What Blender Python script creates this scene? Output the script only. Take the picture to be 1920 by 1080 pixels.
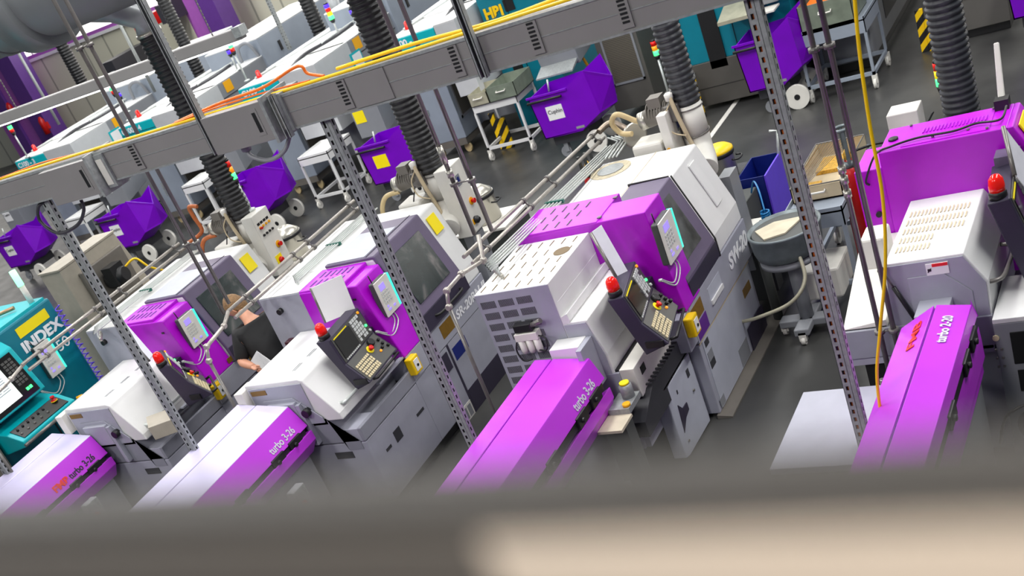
import bpy, bmesh, math, random
from mathutils import Vector, Matrix
random.seed(7)
for o in list(bpy.data.objects): bpy.data.objects.remove(o)
SC = bpy.context.scene
COL = SC.collection

# ------------------------------------------------------------------ camera
CAMH = 4.5
RC = Matrix(((0.8353, 0.415, -0.3607), (-0.0391, -0.6095, -0.7919), (-0.5484, 0.6755, -0.4929)))
FPX, CX, CY = 2226.0, 930.0, 949.0
rx = Vector(RC[0]).normalized(); fz = Vector(RC[2]).normalized()
rx = (rx - fz * rx.dot(fz)).normalized(); dn = fz.cross(rx)
CP = Vector((0, 0, CAMH))
cam = bpy.data.objects.new('camera', bpy.data.cameras.new('camera')); COL.objects.link(cam)
M = Matrix((rx, -dn, -fz)).transposed().to_4x4(); M.translation = CP
cam.matrix_world = M
cd = cam.data
cd.sensor_fit = 'HORIZONTAL'; cd.sensor_width = 36.0; cd.lens = FPX / 1920 * 36
cd.shift_x = (960 - CX) / 1920; cd.shift_y = (CY - 540) / 1920
cd.clip_start = 0.02; cd.clip_end = 200
cd.dof.use_dof = True; cd.dof.focus_distance = 8.2; cd.dof.aperture_fstop = 4.0
SC.camera = cam

def at(px, py, x=None, y=None, z=None):
    """where the sight line through a point of the photograph meets a plane of the hall"""
    d = rx * ((px - CX) / FPX) + dn * ((py - CY) / FPX) + fz
    for i, v in enumerate((x, y, z)):
        if v is not None:
            return CP + d * ((v - CP[i]) / d[i])

# ------------------------------------------------------------------ look
vs = SC.view_settings
vs.view_transform = 'Standard'; vs.look = 'None'; vs.gamma = 1.0; vs.exposure = 0.0; vs.use_curve_mapping = False
W = bpy.data.worlds.new('world'); SC.world = W; W.use_nodes = True
W.node_tree.nodes['Background'].inputs[0].default_value = (0.62, 0.72, 0.9, 1)
W.node_tree.nodes['Background'].inputs[1].default_value = 0.17

def area(name, loc, sx, sy, power, col=(1, 1, 1), rot=(0, 0, 0)):
    l = bpy.data.lights.new(name, 'AREA'); l.shape = 'RECTANGLE'; l.size = sx; l.size_y = sy
    l.energy = power; l.color = col
    o = bpy.data.objects.new(name, l); COL.objects.link(o); o.location = loc; o.rotation_euler = rot
    return o
for i, (lx, ly) in enumerate([(-17, 8), (-11, 8), (-5, 8), (1, 8), (-20, 15), (-13, 15), (-6, 15), (1, 15), (-22, 22), (-14, 22)]):
    area('hall_lamp_light', (lx, ly, 7.6), 1.0, 5.5, (470 if ly < 10 else 330) if ly < 20 else 620, (1.0, 0.99, 0.97))
for lx in (-14, -8, -2.5):
    area('walkway_fill_light', (lx, -1.5, 7.2), 1.0, 4.0, 420, (1.0, 0.98, 0.95))  # unseen fill lights added to brighten the trunking's near faces
area('ledge_fill_light', (0.10, -0.12, 4.68), 0.06, 0.06, 1.6, (1.0, 0.84, 0.68))  # small fill added beside the viewpoint to brighten the rail board

# ------------------------------------------------------------------ materials
def lin(c):
    c = c / 255.0
    return c / 12.92 if c <= 0.04045 else ((c + 0.055) / 1.055) ** 2.4
def rgb(r, g, b): return (lin(r), lin(g), lin(b), 1.0)
MATS = {}
def mat(name, col, rough=0.45, metal=0.0, noise=0.06, nscale=9.0, emit=None, estr=0.0, coat=0.0, spec=0.5, alpha=None, bump=0.0, bscale=60):
    m = bpy.data.materials.new(name); m.use_nodes = True
    nt = m.node_tree; b = nt.nodes['Principled BSDF']
    b.inputs['Roughness'].default_value = rough; b.inputs['Metallic'].default_value = metal
    b.inputs['Specular IOR Level'].default_value = spec
    if coat: b.inputs['Coat Weight'].default_value = coat; b.inputs['Coat Roughness'].default_value = 0.1
    tc = nt.nodes.new('ShaderNodeTexCoord')
    if noise:
        n = nt.nodes.new('ShaderNodeTexNoise'); n.inputs['Scale'].default_value = nscale; n.inputs['Detail'].default_value = 4
        nt.links.new(tc.outputs['Object'], n.inputs['Vector'])
        mx = nt.nodes.new('ShaderNodeMixRGB'); mx.blend_type = 'MULTIPLY'; mx.inputs[0].default_value = 1.0
        mx.inputs[1].default_value = col
        rp = nt.nodes.new('ShaderNodeMapRange'); rp.inputs[1].default_value = 0.3; rp.inputs[2].default_value = 0.7
        rp.inputs[3].default_value = 1 - noise; rp.inputs[4].default_value = 1 + noise * 0.4
        nt.links.new(n.outputs[0], rp.inputs[0]); nt.links.new(rp.outputs[0], mx.inputs[2])
        nt.links.new(mx.outputs[0], b.inputs['Base Color'])
    else:
        b.inputs['Base Color'].default_value = col
    if bump:
        nb = nt.nodes.new('ShaderNodeTexNoise'); nb.inputs['Scale'].default_value = bscale
        nt.links.new(tc.outputs['Object'], nb.inputs['Vector'])
        bp = nt.nodes.new('ShaderNodeBump'); bp.inputs['Strength'].default_value = bump; bp.inputs['Distance'].default_value = 0.01
        nt.links.new(nb.outputs[0], bp.inputs['Height']); nt.links.new(bp.outputs[0], b.inputs['Normal'])
    if emit:
        b.inputs['Emission Color'].default_value = emit; b.inputs['Emission Strength'].default_value = estr
    MATS[name] = m
    return m
mat('white', (0.74, 0.74, 0.73, 1), 0.38, noise=0.05, nscale=5)
mat('warm_white', (0.74, 0.72, 0.66, 1), 0.45, noise=0.08, nscale=7)
mat('lilac_grey', (0.36, 0.365, 0.43, 1), 0.42)
mat('bed_grey', (0.26, 0.265, 0.31, 1), 0.42)
mat('mauve', (0.125, 0.10, 0.165, 1), 0.42, spec=0.35)
mat('mauve_dark', (0.034, 0.028, 0.052, 1), 0.45, spec=0.35)
mat('purple', (0.43, 0.0, 0.58, 1), 0.36, noise=0.05)
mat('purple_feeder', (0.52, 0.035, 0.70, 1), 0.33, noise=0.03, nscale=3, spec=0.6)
mat('purple_feeder_sheen', (0.60, 0.56, 0.78, 1), 0.3, noise=0.05, nscale=2, spec=0.6)  # purple lids with the pale window reflection put into the colour
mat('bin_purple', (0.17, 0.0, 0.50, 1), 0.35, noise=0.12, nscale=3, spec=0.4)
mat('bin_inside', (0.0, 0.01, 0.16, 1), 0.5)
mat('teal', (0.0, 0.18, 0.25, 1), 0.38, noise=0.06)
mat('teal_light', (0.0, 0.42, 0.47, 1), 0.38, noise=0.05)
mat('machine_grey', (0.24, 0.25, 0.27, 1), 0.42, noise=0.08, nscale=3)
mat('machine_blue_grey', (0.28, 0.32, 0.38, 1), 0.42, noise=0.08, nscale=3)
mat('taupe', (0.16, 0.145, 0.125, 1), 0.5, noise=0.1)
mat('beige_box', (0.42, 0.38, 0.31, 1), 0.5, noise=0.1)
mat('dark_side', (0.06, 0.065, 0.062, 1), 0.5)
mat('black', (0.008, 0.008, 0.009, 1), 0.45, noise=0.0)
mat('rubber', (0.012, 0.012, 0.013, 1), 0.42, noise=0.0)
mat('hose_grey', (0.035, 0.037, 0.042, 1), 0.38, noise=0.1)
mat('dark_grey', (0.035, 0.035, 0.042, 1), 0.45)
mat('trunk_grey', (0.27, 0.26, 0.255, 1), 0.42, metal=0.1, noise=0.06, nscale=4)
mat('galv', (0.34, 0.36, 0.36, 1), 0.45, metal=0.25, noise=0.22, nscale=40)
mat('steel', (0.17, 0.16, 0.15, 1), 0.28, metal=0.3, noise=0.1, nscale=30)
mat('bright_steel', (0.50, 0.48, 0.42, 1), 0.32, metal=0.7, noise=0.05)
mat('pipe_white', (0.55, 0.58, 0.56, 1), 0.3, metal=0.3, noise=0.03)
mat('copper', (0.42, 0.27, 0.16, 1), 0.35, metal=0.8, noise=0.2, nscale=30)
mat('duct_grey', (0.20, 0.215, 0.22, 1), 0.45, metal=0.3, noise=0.08, nscale=2)
mat('yellow', (0.90, 0.58, 0.0, 1), 0.4, noise=0.02)
mat('sign_yellow', (0.95, 0.76, 0.0, 1), 0.5, noise=0.02)
mat('cable_mix', (0.5, 0.10, 0.01, 1), 0.5, noise=1.0, nscale=9)
mat('cable_yellow', (0.92, 0.58, 0.0, 1), 0.4, noise=0.03)
mat('cable_orange', (0.85, 0.16, 0.0, 1), 0.4, noise=0.03)
mat('brown_label', (0.20, 0.105, 0.008, 1), 0.45, noise=0.15, nscale=40)
mat('blue_label', (0.005, 0.015, 0.16, 1), 0.4)
mat('violet_label', (0.11, 0.01, 0.25, 1), 0.4)
mat('orange_label', (0.90, 0.42, 0.0, 1), 0.45, noise=0.03)
mat('paper', (0.82, 0.82, 0.82, 1), 0.6, noise=0.02)
mat('film', (0.62, 0.62, 0.68, 1), 0.25, noise=0.06, nscale=14)
mat('red', (0.62, 0.008, 0.006, 1), 0.25, noise=0.02)
mat('red_paint', (0.48, 0.004, 0.004, 1), 0.35)
mat('red_glow', (0.8, 0.01, 0.005, 1), 0.15, noise=0, emit=(1, 0.02, 0.01, 1), estr=0.04)
mat('orange_glow', (0.9, 0.3, 0.0, 1), 0.3, noise=0, emit=(1, 0.35, 0.02, 1), estr=0.5)
mat('yellow_glow', (0.9, 0.7, 0.0, 1), 0.3, noise=0, emit=(1, 0.8, 0.02, 1), estr=0.5)
mat('green_glow', (0.02, 0.7, 0.1, 1), 0.2, noise=0, emit=(0.05, 1.0, 0.18, 1), estr=3.0)
mat('blue_glow', (0.05, 0.02, 0.7, 1), 0.2, noise=0, emit=(0.1, 0.03, 1.0, 1), estr=0.8)
mat('teal_glow', (0.1, 0.6, 0.5, 1), 0.2, noise=0, emit=(0.03, 0.75, 0.6, 1), estr=0.9)
mat('screen_lilac', (0.3, 0.2, 0.7, 1), 0.2, noise=0, emit=(0.42, 0.34, 0.9, 1), estr=0.6)
mat('screen_white', (0.7, 0.75, 0.7, 1), 0.2, noise=0, emit=(0.72, 0.80, 0.74, 1), estr=0.75)
mat('screen_dark', (0.012, 0.012, 0.012, 1), 0.12, noise=0)
mat('key_cream', (0.62, 0.53, 0.33, 1), 0.5, noise=0)
mat('key_white', (0.6, 0.62, 0.6, 1), 0.5, noise=0)
mat('panel_grey', (0.075, 0.075, 0.07, 1), 0.4)
mat('skin', (0.62, 0.30, 0.19, 1), 0.5, noise=0.08, nscale=20)
mat('hair', (0.26, 0.145, 0.06, 1), 0.6, noise=0.35, nscale=60, bump=0.8, bscale=120)
mat('shirt_black', (0.008, 0.008, 0.009, 1), 0.75, noise=0.2, nscale=14, bump=0.3, bscale=18)
mat('trousers', (0.006, 0.006, 0.007, 1), 0.8, noise=0.2)
mat('kraft', (0.56, 0.46, 0.30, 1), 0.7, noise=0.1)
mat('brass_chips', (0.75, 0.42, 0.05, 1), 0.5, noise=0.4, nscale=60, bump=1.0)
mat('rubber_cream', (0.64, 0.50, 0.26, 1), 0.45)
mat('green_clip', (0.0, 0.10, 0.07, 1), 0.4)
mat('wood', (0.35, 0.2, 0.08, 1), 0.5)
mat('crate_green', (0.23, 0.27, 0.21, 1), 0.4, metal=0.3, noise=0.2)
mat('crate_cream', (0.44, 0.42, 0.31, 1), 0.4, metal=0.2, noise=0.2)
mat('blue_hose', (0.0, 0.16, 0.42, 1), 0.3)
mat('red_cup', (0.05, 0.004, 0.012, 1), 0.3)
mat('violet_hose', (0.12, 0.05, 0.75, 1), 0.3)
mat('letter_white', (0.85, 0.85, 0.88, 1), 0.5, noise=0)
mat('letter_silver', (0.60, 0.60, 0.68, 1), 0.4, noise=0)
mat('letter_black', (0.02, 0.02, 0.03, 1), 0.5, noise=0)
mat('letter_red', (0.75, 0.02, 0.01, 1), 0.4, noise=0)
mat('board_grey_dim', (0.10, 0.09, 0.08, 1), 0.8, noise=0.0)
mat('rail_dark', (0.05, 0.047, 0.043, 1), 0.7, noise=0.0)
mat('rail_beige_lit', (0.66, 0.57, 0.47, 1), 0.8, noise=0.0)
mat('lamp_white', (0.9, 0.9, 0.9, 1), 0.4, noise=0, emit=(1, 1, 1, 1), estr=3)
mat('sky_pane', (0.9, 0.9, 0.85, 1), 0.3, noise=0, emit=(1.0, 0.96, 0.9, 1), estr=2.2)
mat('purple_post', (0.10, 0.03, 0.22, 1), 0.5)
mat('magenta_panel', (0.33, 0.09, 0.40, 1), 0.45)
mat('pale_grey', (0.50, 0.51, 0.52, 1), 0.42, noise=0.05)
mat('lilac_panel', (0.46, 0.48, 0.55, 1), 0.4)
mat('vent_brown', (0.16, 0.11, 0.05, 1), 0.6, noise=0)
mat('vent_dark', (0.07, 0.07, 0.075, 1), 0.6, noise=0)
mat('kraft_ring', (0.55, 0.48, 0.33, 1), 0.6, noise=.3, nscale=30)
mat('kraft_light', (0.60, 0.54, 0.40, 1), 0.7, noise=.15)
mat('window_grey', (0.09, 0.095, 0.095, 1), 0.3, noise=.7, nscale=7)
mat('orange_hose', (0.50, 0.13, 0.03, 1), 0.35, noise=.1)
mat('copper_grey', (0.40, 0.32, 0.25, 1), 0.35, metal=.7, noise=.25, nscale=30)
mat('steel_light', (0.42, 0.39, 0.35, 1), 0.3, metal=.4, noise=.15, nscale=30)
mat('galv_duct', (0.36, 0.38, 0.39, 1), 0.38, metal=.2, noise=.1)
mat('galv_dark', (0.17, 0.20, 0.21, 1), 0.45, metal=.4, noise=.2, nscale=12)
mat('dark_taupe', (0.075, 0.07, 0.062, 1), .5)
mat('taupe_grey', (0.105, 0.10, 0.09, 1), .5)
mat('bin_violet', (0.13, 0.06, 0.72, 1), .4)
mat('green_lit', (0.3, 0.9, 0.5, 1), 0.3, noise=0, emit=(0.25, 1.0, 0.45, 1), estr=2.2)

def floor_mat():
    m = mat('floor_paint', (0.048, 0.047, 0.046, 1), 0.28, noise=0)
    nt = m.node_tree; b = nt.nodes['Principled BSDF']
    tc = nt.nodes.new('ShaderNodeTexCoord')
    n = nt.nodes.new('ShaderNodeTexNoise'); n.inputs['Scale'].default_value = 0.9; n.inputs['Detail'].default_value = 8
    nt.links.new(tc.outputs['Object'], n.inputs['Vector'])
    cr = nt.nodes.new('ShaderNodeValToRGB')
    cr.color_ramp.elements[0].position = 0.35; cr.color_ramp.elements[0].color = (0.030, 0.030, 0.030, 1)
    cr.color_ramp.elements[1].position = 0.68; cr.color_ramp.elements[1].color = (0.066, 0.066, 0.062, 1)
    nt.links.new(n.outputs[0], cr.inputs[0]); nt.links.new(cr.outputs[0], b.inputs['Base Color'])
    n2 = nt.nodes.new('ShaderNodeTexNoise'); n2.inputs['Scale'].default_value = 3; n2.inputs['Detail'].default_value = 6
    nt.links.new(tc.outputs['Object'], n2.inputs['Vector'])
    mr = nt.nodes.new('ShaderNodeMapRange'); mr.inputs[3].default_value = 0.24; mr.inputs[4].default_value = 0.5
    nt.links.new(n2.outputs[0], mr.inputs[0]); nt.links.new(mr.outputs[0], b.inputs['Roughness'])
    return m
floor_mat()
def stripe_mat(name, axis, scale, ca, cb, rough=0.5, duty=0.5, diag=(1, 0, 1)):
    """hard stripes across an object's own coordinates"""
    m = bpy.data.materials.new(name); m.use_nodes = True; nt = m.node_tree; b = nt.nodes['Principled BSDF']
    b.inputs['Roughness'].default_value = rough
    tc = nt.nodes.new('ShaderNodeTexCoord'); vm = nt.nodes.new('ShaderNodeVectorMath'); vm.operation = 'DOT_PRODUCT'
    vm.inputs[1].default_value = [a * scale for a in diag]
    nt.links.new(tc.outputs['Object'], vm.inputs[0])
    fr = nt.nodes.new('ShaderNodeMath'); fr.operation = 'FRACT'; nt.links.new(vm.outputs['Value'], fr.inputs[0])
    gt = nt.nodes.new('ShaderNodeMath'); gt.operation = 'GREATER_THAN'; gt.inputs[1].default_value = duty
    nt.links.new(fr.outputs[0], gt.inputs[0])
    mx = nt.nodes.new('ShaderNodeMixRGB'); mx.inputs[1].default_value = ca; mx.inputs[2].default_value = cb
    nt.links.new(gt.outputs[0], mx.inputs[0]); nt.links.new(mx.outputs[0], b.inputs['Base Color'])
    MATS[name] = m
stripe_mat('hazard', 0, 8.0, (0.95, 0.60, 0.0, 1), (0.01, 0.01, 0.01, 1), diag=(0.7, 0.0, -0.7))
stripe_mat('mesh_panel', 0, 45, (0.13, 0.115, 0.085, 1), (0.055, 0.05, 0.04, 1), diag=(0.0, 0.0, 1.0))
stripe_mat('cladding', 0, 1.1, (0.56, 0.55, 0.43, 1), (0.30, 0.30, 0.24, 1), duty=0.93, diag=(1.0, 0.0, 0.0))

# ------------------------------------------------------------------ mesh helper
class MB:
    def __init__(s): s.v = []; s.f = []; s.m = []; s.mi = 0; s.sm = []
    def q(s, *pts, smooth=False):
        n = len(s.v); s.v += [Vector(p) for p in pts]; s.f.append(list(range(n, n + len(pts)))); s.m.append(s.mi); s.sm.append(smooth); return s
    def ext(s, ring, vec):
        """closed prism: a planar ring of points pushed along vec"""
        vec = Vector(vec); ring = [Vector(p) for p in ring]; n = len(s.v); k = len(ring)
        s.v += ring + [p + vec for p in ring]
        s.f.append([n + i for i in range(k)]); s.f.append([n + k + i for i in reversed(range(k))])
        for i in range(k):
            j = (i + 1) % k; s.f.append([n + i, n + k + i, n + k + j, n + j])
        s.m += [s.mi] * (k + 2); s.sm += [False] * (k + 2); return s
    def box(s, x0, x1, y0, y1, z0, z1):
        return s.ext([(x0, y0, z0), (x1, y0, z0), (x1, y0, z1), (x0, y0, z1)], (0, y1 - y0, 0))
    def py(s, prof, y0, y1):
        return s.ext([(a, y0, b) for a, b in prof], (0, y1 - y0, 0))
    def px(s, prof, x0, x1):
        return s.ext([(x0, a, b) for a, b in prof], (x1 - x0, 0, 0))
    def pz(s, prof, z0, z1):
        return s.ext([(a, b, z0) for a, b in prof], (0, 0, z1 - z0))
    def tube(s, pts, r, n=10, closed=False, caps=True):
        pts = [Vector(p) for p in pts]
        rs = r if isinstance(r, (list, tuple)) else [r] * len(pts)
        base = len(s.v); k = len(pts); up = None
        for i, p in enumerate(pts):
            if closed: t = pts[(i + 1) % k] - pts[i - 1]
            else: t = pts[min(i + 1, k - 1)] - pts[max(i - 1, 0)]
            if t.length < 1e-9: t = Vector((0, 0, 1))
            t.normalize()
            if up is None:
                up = Vector((0, 0, 1)) if abs(t.z) < 0.9 else Vector((1, 0, 0))
            a = (up - t * up.dot(t))
            if a.length < 1e-4: a = t.orthogonal()
            a.normalize(); up = a; b = t.cross(a)
            for j in range(n):
                w = 2 * math.pi * j / n
                s.v.append(p + (a * math.cos(w) + b * math.sin(w)) * rs[i])
        m = k if closed else k - 1
        for i in range(m):
            i2 = (i + 1) % k
            for j in range(n):
                j2 = (j + 1) % n
                s.f.append([base + i * n + j, base + i2 * n + j, base + i2 * n + j2, base + i * n + j2]); s.m.append(s.mi); s.sm.append(True)
        if caps and not closed:
            s.f.append([base + j for j in reversed(range(n))]); s.f.append([base + (k - 1) * n + j for j in range(n)]); s.m += [s.mi] * 2; s.sm += [False] * 2
        return s
    def lathe(s, c, prof, n=24, axis=(0, 0, 1)):
        c = Vector(c); ax = Vector(axis).normalized(); a = ax.orthogonal().normalized(); b = ax.cross(a)
        base = len(s.v); k = len(prof)
        for r, h in prof:
            for j in range(n):
                w = 2 * math.pi * j / n
                s.v.append(c + ax * h + (a * math.cos(w) + b * math.sin(w)) * max(r, 1e-4))
        for i in range(k - 1):
            for j in range(n):
                j2 = (j + 1) % n
                s.f.append([base + i * n + j, base + i * n + j2, base + (i + 1) * n + j2, base + (i + 1) * n + j]); s.m.append(s.mi); s.sm.append(True)
        s.f.append([base + j for j in reversed(range(n))]); s.f.append([base + (k - 1) * n + j for j in range(n)]); s.m += [s.mi] * 2; s.sm += [False] * 2
        return s
    def cyl(s, p0, p1, r, n=16):
        return s.tube([p0, p1], r, n)
    def plate(s, a, b, c, d, off, th=0.004):
        """thin plate over the quad a b c d, standing out by off"""
        off = Vector(off); return s.ext([Vector(p) for p in (a, b, c, d)], off.normalized() * th) if False else s.ext([Vector(a), Vector(b), Vector(c), Vector(d)], off)
    def mat(s, i): s.mi = i; return s
    def build(s, name, mats, parent=None, bevel=0.0, origin=None, seg=2):
        if isinstance(mats, str): mats = [mats]
        if parent is not None:
            off = Vector((0, 0, 0)); p = parent
            while p is not None: off += p.location; p = p.parent
            org = off; loc = Vector((0, 0, 0))
        else:
            if origin is None:
                xs = [v.x for v in s.v]; ys = [v.y for v in s.v]; zs = [v.z for v in s.v]
                origin = ((min(xs) + max(xs)) / 2, (min(ys) + max(ys)) / 2, min(zs))
            org = Vector(origin); loc = org
        me = bpy.data.meshes.new(name)
        me.from_pydata([tuple(v - org) for v in s.v], [], s.f)
        for mn in mats: me.materials.append(MATS[mn])
        me.polygons.foreach_set('material_index', s.m); me.polygons.foreach_set('use_smooth', s.sm)
        bm = bmesh.new(); bm.from_mesh(me)
        bmesh.ops.remove_doubles(bm, verts=bm.verts, dist=1e-5) if any(s.sm) else None
        bmesh.ops.recalc_face_normals(bm, faces=bm.faces); bm.to_mesh(me); bm.free()
        o = bpy.data.objects.new(name, me); COL.objects.link(o); o.location = loc
        if parent is not None: o.parent = parent
        if bevel:
            md = o.modifiers.new('bevel', 'BEVEL'); md.width = bevel; md.segments = seg; md.limit_method = 'ANGLE'; md.angle_limit = math.radians(35)
        return o

def tag(o, label, cat, group=None):
    o['label'] = label; o['category'] = cat
    if group: o['group'] = group
    return o
def thing(name, label, cat, loc, group=None):
    o = bpy.data.objects.new(name, None); COL.objects.link(o); o.location = loc; o.empty_display_size = 0.2
    return tag(o, label, cat, group)
def structure(o): o['kind'] = 'structure'; return o
def kids(o): return [c for c in COL.objects if c.parent == o]
def copy_tree(o, parent=None):
    c = o.copy(); COL.objects.link(c)
    if parent is not None: c.parent = parent
    for k in kids(o): copy_tree(k, c)
    return c
FONT = {}
def text(name, body, p0, xdir, updir, size, m, parent, lift=0.003, shear=0.0, bold=0.0, width=None):
    """lettering lying on a surface: p0 lower left corner, xdir reading direction"""
    cu = bpy.data.curves.new(name, 'FONT'); cu.body = body; cu.size = size; cu.extrude = 0.0015; cu.shear = shear; cu.offset = bold
    t = bpy.data.objects.new(name + '_tmp', cu); COL.objects.link(t)
    dg = bpy.context.evaluated_depsgraph_get()
    me = bpy.data.meshes.new_from_object(t.evaluated_get(dg)); bpy.data.objects.remove(t)
    X = Vector(xdir).normalized(); Y = Vector(updir); Y = (Y - X * Y.dot(X)).normalized(); Z = X.cross(Y)
    sx = 1.0
    if width:
        w = max(v.co.x for v in me.vertices) - min(v.co.x for v in me.vertices); sx = width / w
    off = Vector((0, 0, 0)); p = parent
    while p is not None: off += p.location; p = p.parent
    o0 = Vector(p0) + Z * lift - off
    for v in me.vertices: v.co = o0 + X * v.co.x * sx + Y * v.co.y + Z * v.co.z
    me.materials.clear(); me.materials.append(MATS[m])
    o = bpy.data.objects.new(name, me); COL.objects.link(o)
    if parent is not None: o.parent = parent
    return o
def wobble(pts, n=8):
    """smooth curve through points"""
    pts = [Vector(p) for p in pts]; out = []
    for i in range(len(pts) - 1):
        p0 = pts[max(i - 1, 0)]; p1 = pts[i]; p2 = pts[i + 1]; p3 = pts[min(i + 2, len(pts) - 1)]
        for j in range(n):
            t = j / n
            out.append(0.5 * ((2 * p1) + (p2 - p0) * t + (2 * p0 - 5 * p1 + 4 * p2 - p3) * t * t + (-p0 + 3 * p1 - 3 * p2 + p3) * t ** 3))
    out.append(pts[-1]); return out

# ------------------------------------------------------------------ setting
b = MB(); b.box(-48, 14, -6, 30, -0.1, 0.0); structure(b.build('floor', 'floor_paint'))
b = MB(); b.pz([(-5.60, 13.3), (-5.53, 13.3), (-5.53, 15.0), (-5.60, 15.0)], 0.0, 0.003)
tag(b.build('floor_line', 'warm_white'), 'worn pale line painted on the dark floor beside the striped post', 'floor marking')
b = MB(); b.box(-48, 14, 26.0, 26.2, 0, 2.55); structure(b.build('wall_far', 'cladding'))
b = MB(); b.box(-48, 14, 25.93, 26.2, 2.55, 2.63); structure(b.build('trim_1', 'white'))
b = MB(); b.box(-48, 14, 25.97, 26.0, 2.63, 2.72); structure(b.build('trim_2', 'magenta_panel'))
w = thing('window_1', 'x', 'x', (-17, 26.1, 2.72)); del w['label']; del w['category']; structure(w)
b = MB(); b.box(-48, 14, 26.05, 26.1, 2.72, 6.6); b.build('pane', 'sky_pane', w)
b = MB()
for i in range(32): b.box(-48 + i * 2.0, -47.94 + i * 2.0, 25.98, 26.05, 2.72, 6.6)
b.build('glazing_bar', 'white', w)
b = MB(); b.box(-48, 14, 26.0, 26.2, 6.6, 9.0); structure(b.build('trim_3', 'cladding'))

# ================================================================== sliding head lathes of the front row
def pendant(root, near, far, y0, y1, screen=True, simple=False):
    """operator panel: near = list of (x,z) at y0: back top, front top, bend, front bottom, back bottom; far shift (dx,dz) to y1"""
    dx, dz = far; vec = Vector((dx, y1 - y0, dz))
    ring = [Vector((x, y0, z)) for x, z in near]
    b = MB(); b.ext(ring, vec); p = b.build('control_panel', ['mauve_dark'], root, bevel=0.008)
    bt, ft, bd, fb = ring[0], ring[1], ring[2], ring[3]
    def face(A, B, u0, u1, v0, v1, off, th=0.004):
        n = (vec.cross(B - A)).normalized()
        if n.x < 0: n = -n
        P = lambda u, v: A + vec * u + (B - A) * v + n * off
        return [P(u0, v0), P(u1, v0), P(u1, v1), P(u0, v1)], n * th
    def pl(mb, A, B, u0, u1, v0, v1, off=0.001, th=0.004):
        r, t = face(A, B, u0, u1, v0, v1, off, th); mb.ext(r, t)
    # upper face
    b = MB(); pl(b, ft, bd, 0.04, 0.96, 0.04, 0.97); pl(b, bd, fb, 0.04, 0.96, 0.03, 0.94); b.build('fascia', 'panel_grey', p)
    b = MB(); pl(b, ft, bd, 0.08, 0.55, 0.16, 0.86, 0.006, 0.006); b.build('screen', 'screen_dark', p)
    b = MB(); pl(b, ft, bd, 0.08, 0.50, 0.09, 0.125, 0.006, 0.004); b.build('screen_strip', 'sign_yellow', p)
    b = MB()
    for c in range(4):
        for r in range(6):
            if (c, r) in ((3, 1), (1, 5)): continue
            u = 0.60 + c * 0.065; v = 0.10 + r * 0.135; pl(b, ft, bd, u, u + 0.05, v, v + 0.105, 0.006, 0.008)
    for k in range(9): pl(b, ft, bd, 0.10 + k * 0.05, 0.135 + k * 0.05, 0.895, 0.945, 0.006, 0.006)
    b.build('keys', 'key_white', p)
    b = MB()
    for c in range(8):
        for r in range(5):
            u = 0.08 + c * 0.052; v = 0.30 + r * 0.125
            if c > 5 and r % 2: v += 0.02
            pl(b, bd, fb, u, u + 0.038, v, v + 0.09, 0.006, 0.008)
    b.build('keypad', 'key_cream', p)
    def disc(A, B, u, v, r, h, m, name, off=0.005, prof=None):
        _, n = face(A, B, 0, 1, 0, 1, 0, 1.0); c = A + vec * u + (B - A) * v + n.normalized() * off
        b = MB(); b.lathe(c, prof or [(r, 0), (r, h * .8), (r * .8, h)], 18, n); return b.build(name, m, p)
    disc(bd, fb, 0.60, 0.30, 0.034, 0.006, 'sign_yellow', 'stop_collar')
    disc(bd, fb, 0.60, 0.30, 0.022, 0.035, 'red', 'emergency_stop', prof=[(0.014, 0), (0.014, 0.02), (0.022, 0.024), (0.022, 0.034), (0.012, 0.038)])
    disc(bd, fb, 0.72, 0.17, 0.034, 0.03, 'black', 'selector_dial')
    for u, v in ((0.88, 0.30), (0.88, 0.48), (0.80, 0.56), (0.92, 0.66)): disc(bd, fb, u, v, 0.013, 0.022, 'black', 'switch_knob')
    disc(bd, fb, 0.72, 0.60, 0.011, 0.012, 'orange_glow', 'lamp_button')
    disc(ft, bd, 0.90, 0.10, 0.011, 0.012, 'orange_glow', 'lamp_button'); disc(ft, bd, 0.90, 0.62, 0.011, 0.012, 'green_glow', 'green_lamp_button')
    disc(ft, bd, 0.92, 0.84, 0.012, 0.016, 'key_white', 'switch_knob')
    # grip bar along the lower edge of the panel
    n = (vec.cross(fb - bd)).normalized(); n = n if n.x > 0 else -n
    g0 = fb + vec * 0.12; g1 = fb + vec * 0.85; o = n * 0.06 + Vector((0, 0, -0.03))
    b = MB(); b.tube([g0, g0 + o, g1 + o, g1], 0.011, 8); b.build('grip', 'black', p)
    q = ring[4] + (ring[3] - ring[4]) * 0.35 + vec * 0.0 + Vector((0, -0.004, 0.035))
    b = MB(); b.box(q.x - 0.04, q.x + 0.09, q.y - 0.01, q.y + 0.004, q.z, q.z + 0.045); b.build('socket_cover', 'black', p)
    # beacon on the back corner of the panel's top
    c = (bt + ft) / 2 + vec * 0.10
    b = MB(); b.lathe(c, [(0.048, 0), (0.048, 0.03), (0.04, 0.045)], 20); b.build('beacon_base', 'black', p)
    b = MB(); b.lathe(c + Vector((0, 0, 0.04)), [(0.042, 0), (0.043, 0.03), (0.038, 0.07), (0.022, 0.09), (0.004, 0.096)], 20); b.build('beacon', 'red_glow', p)
    return p

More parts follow.
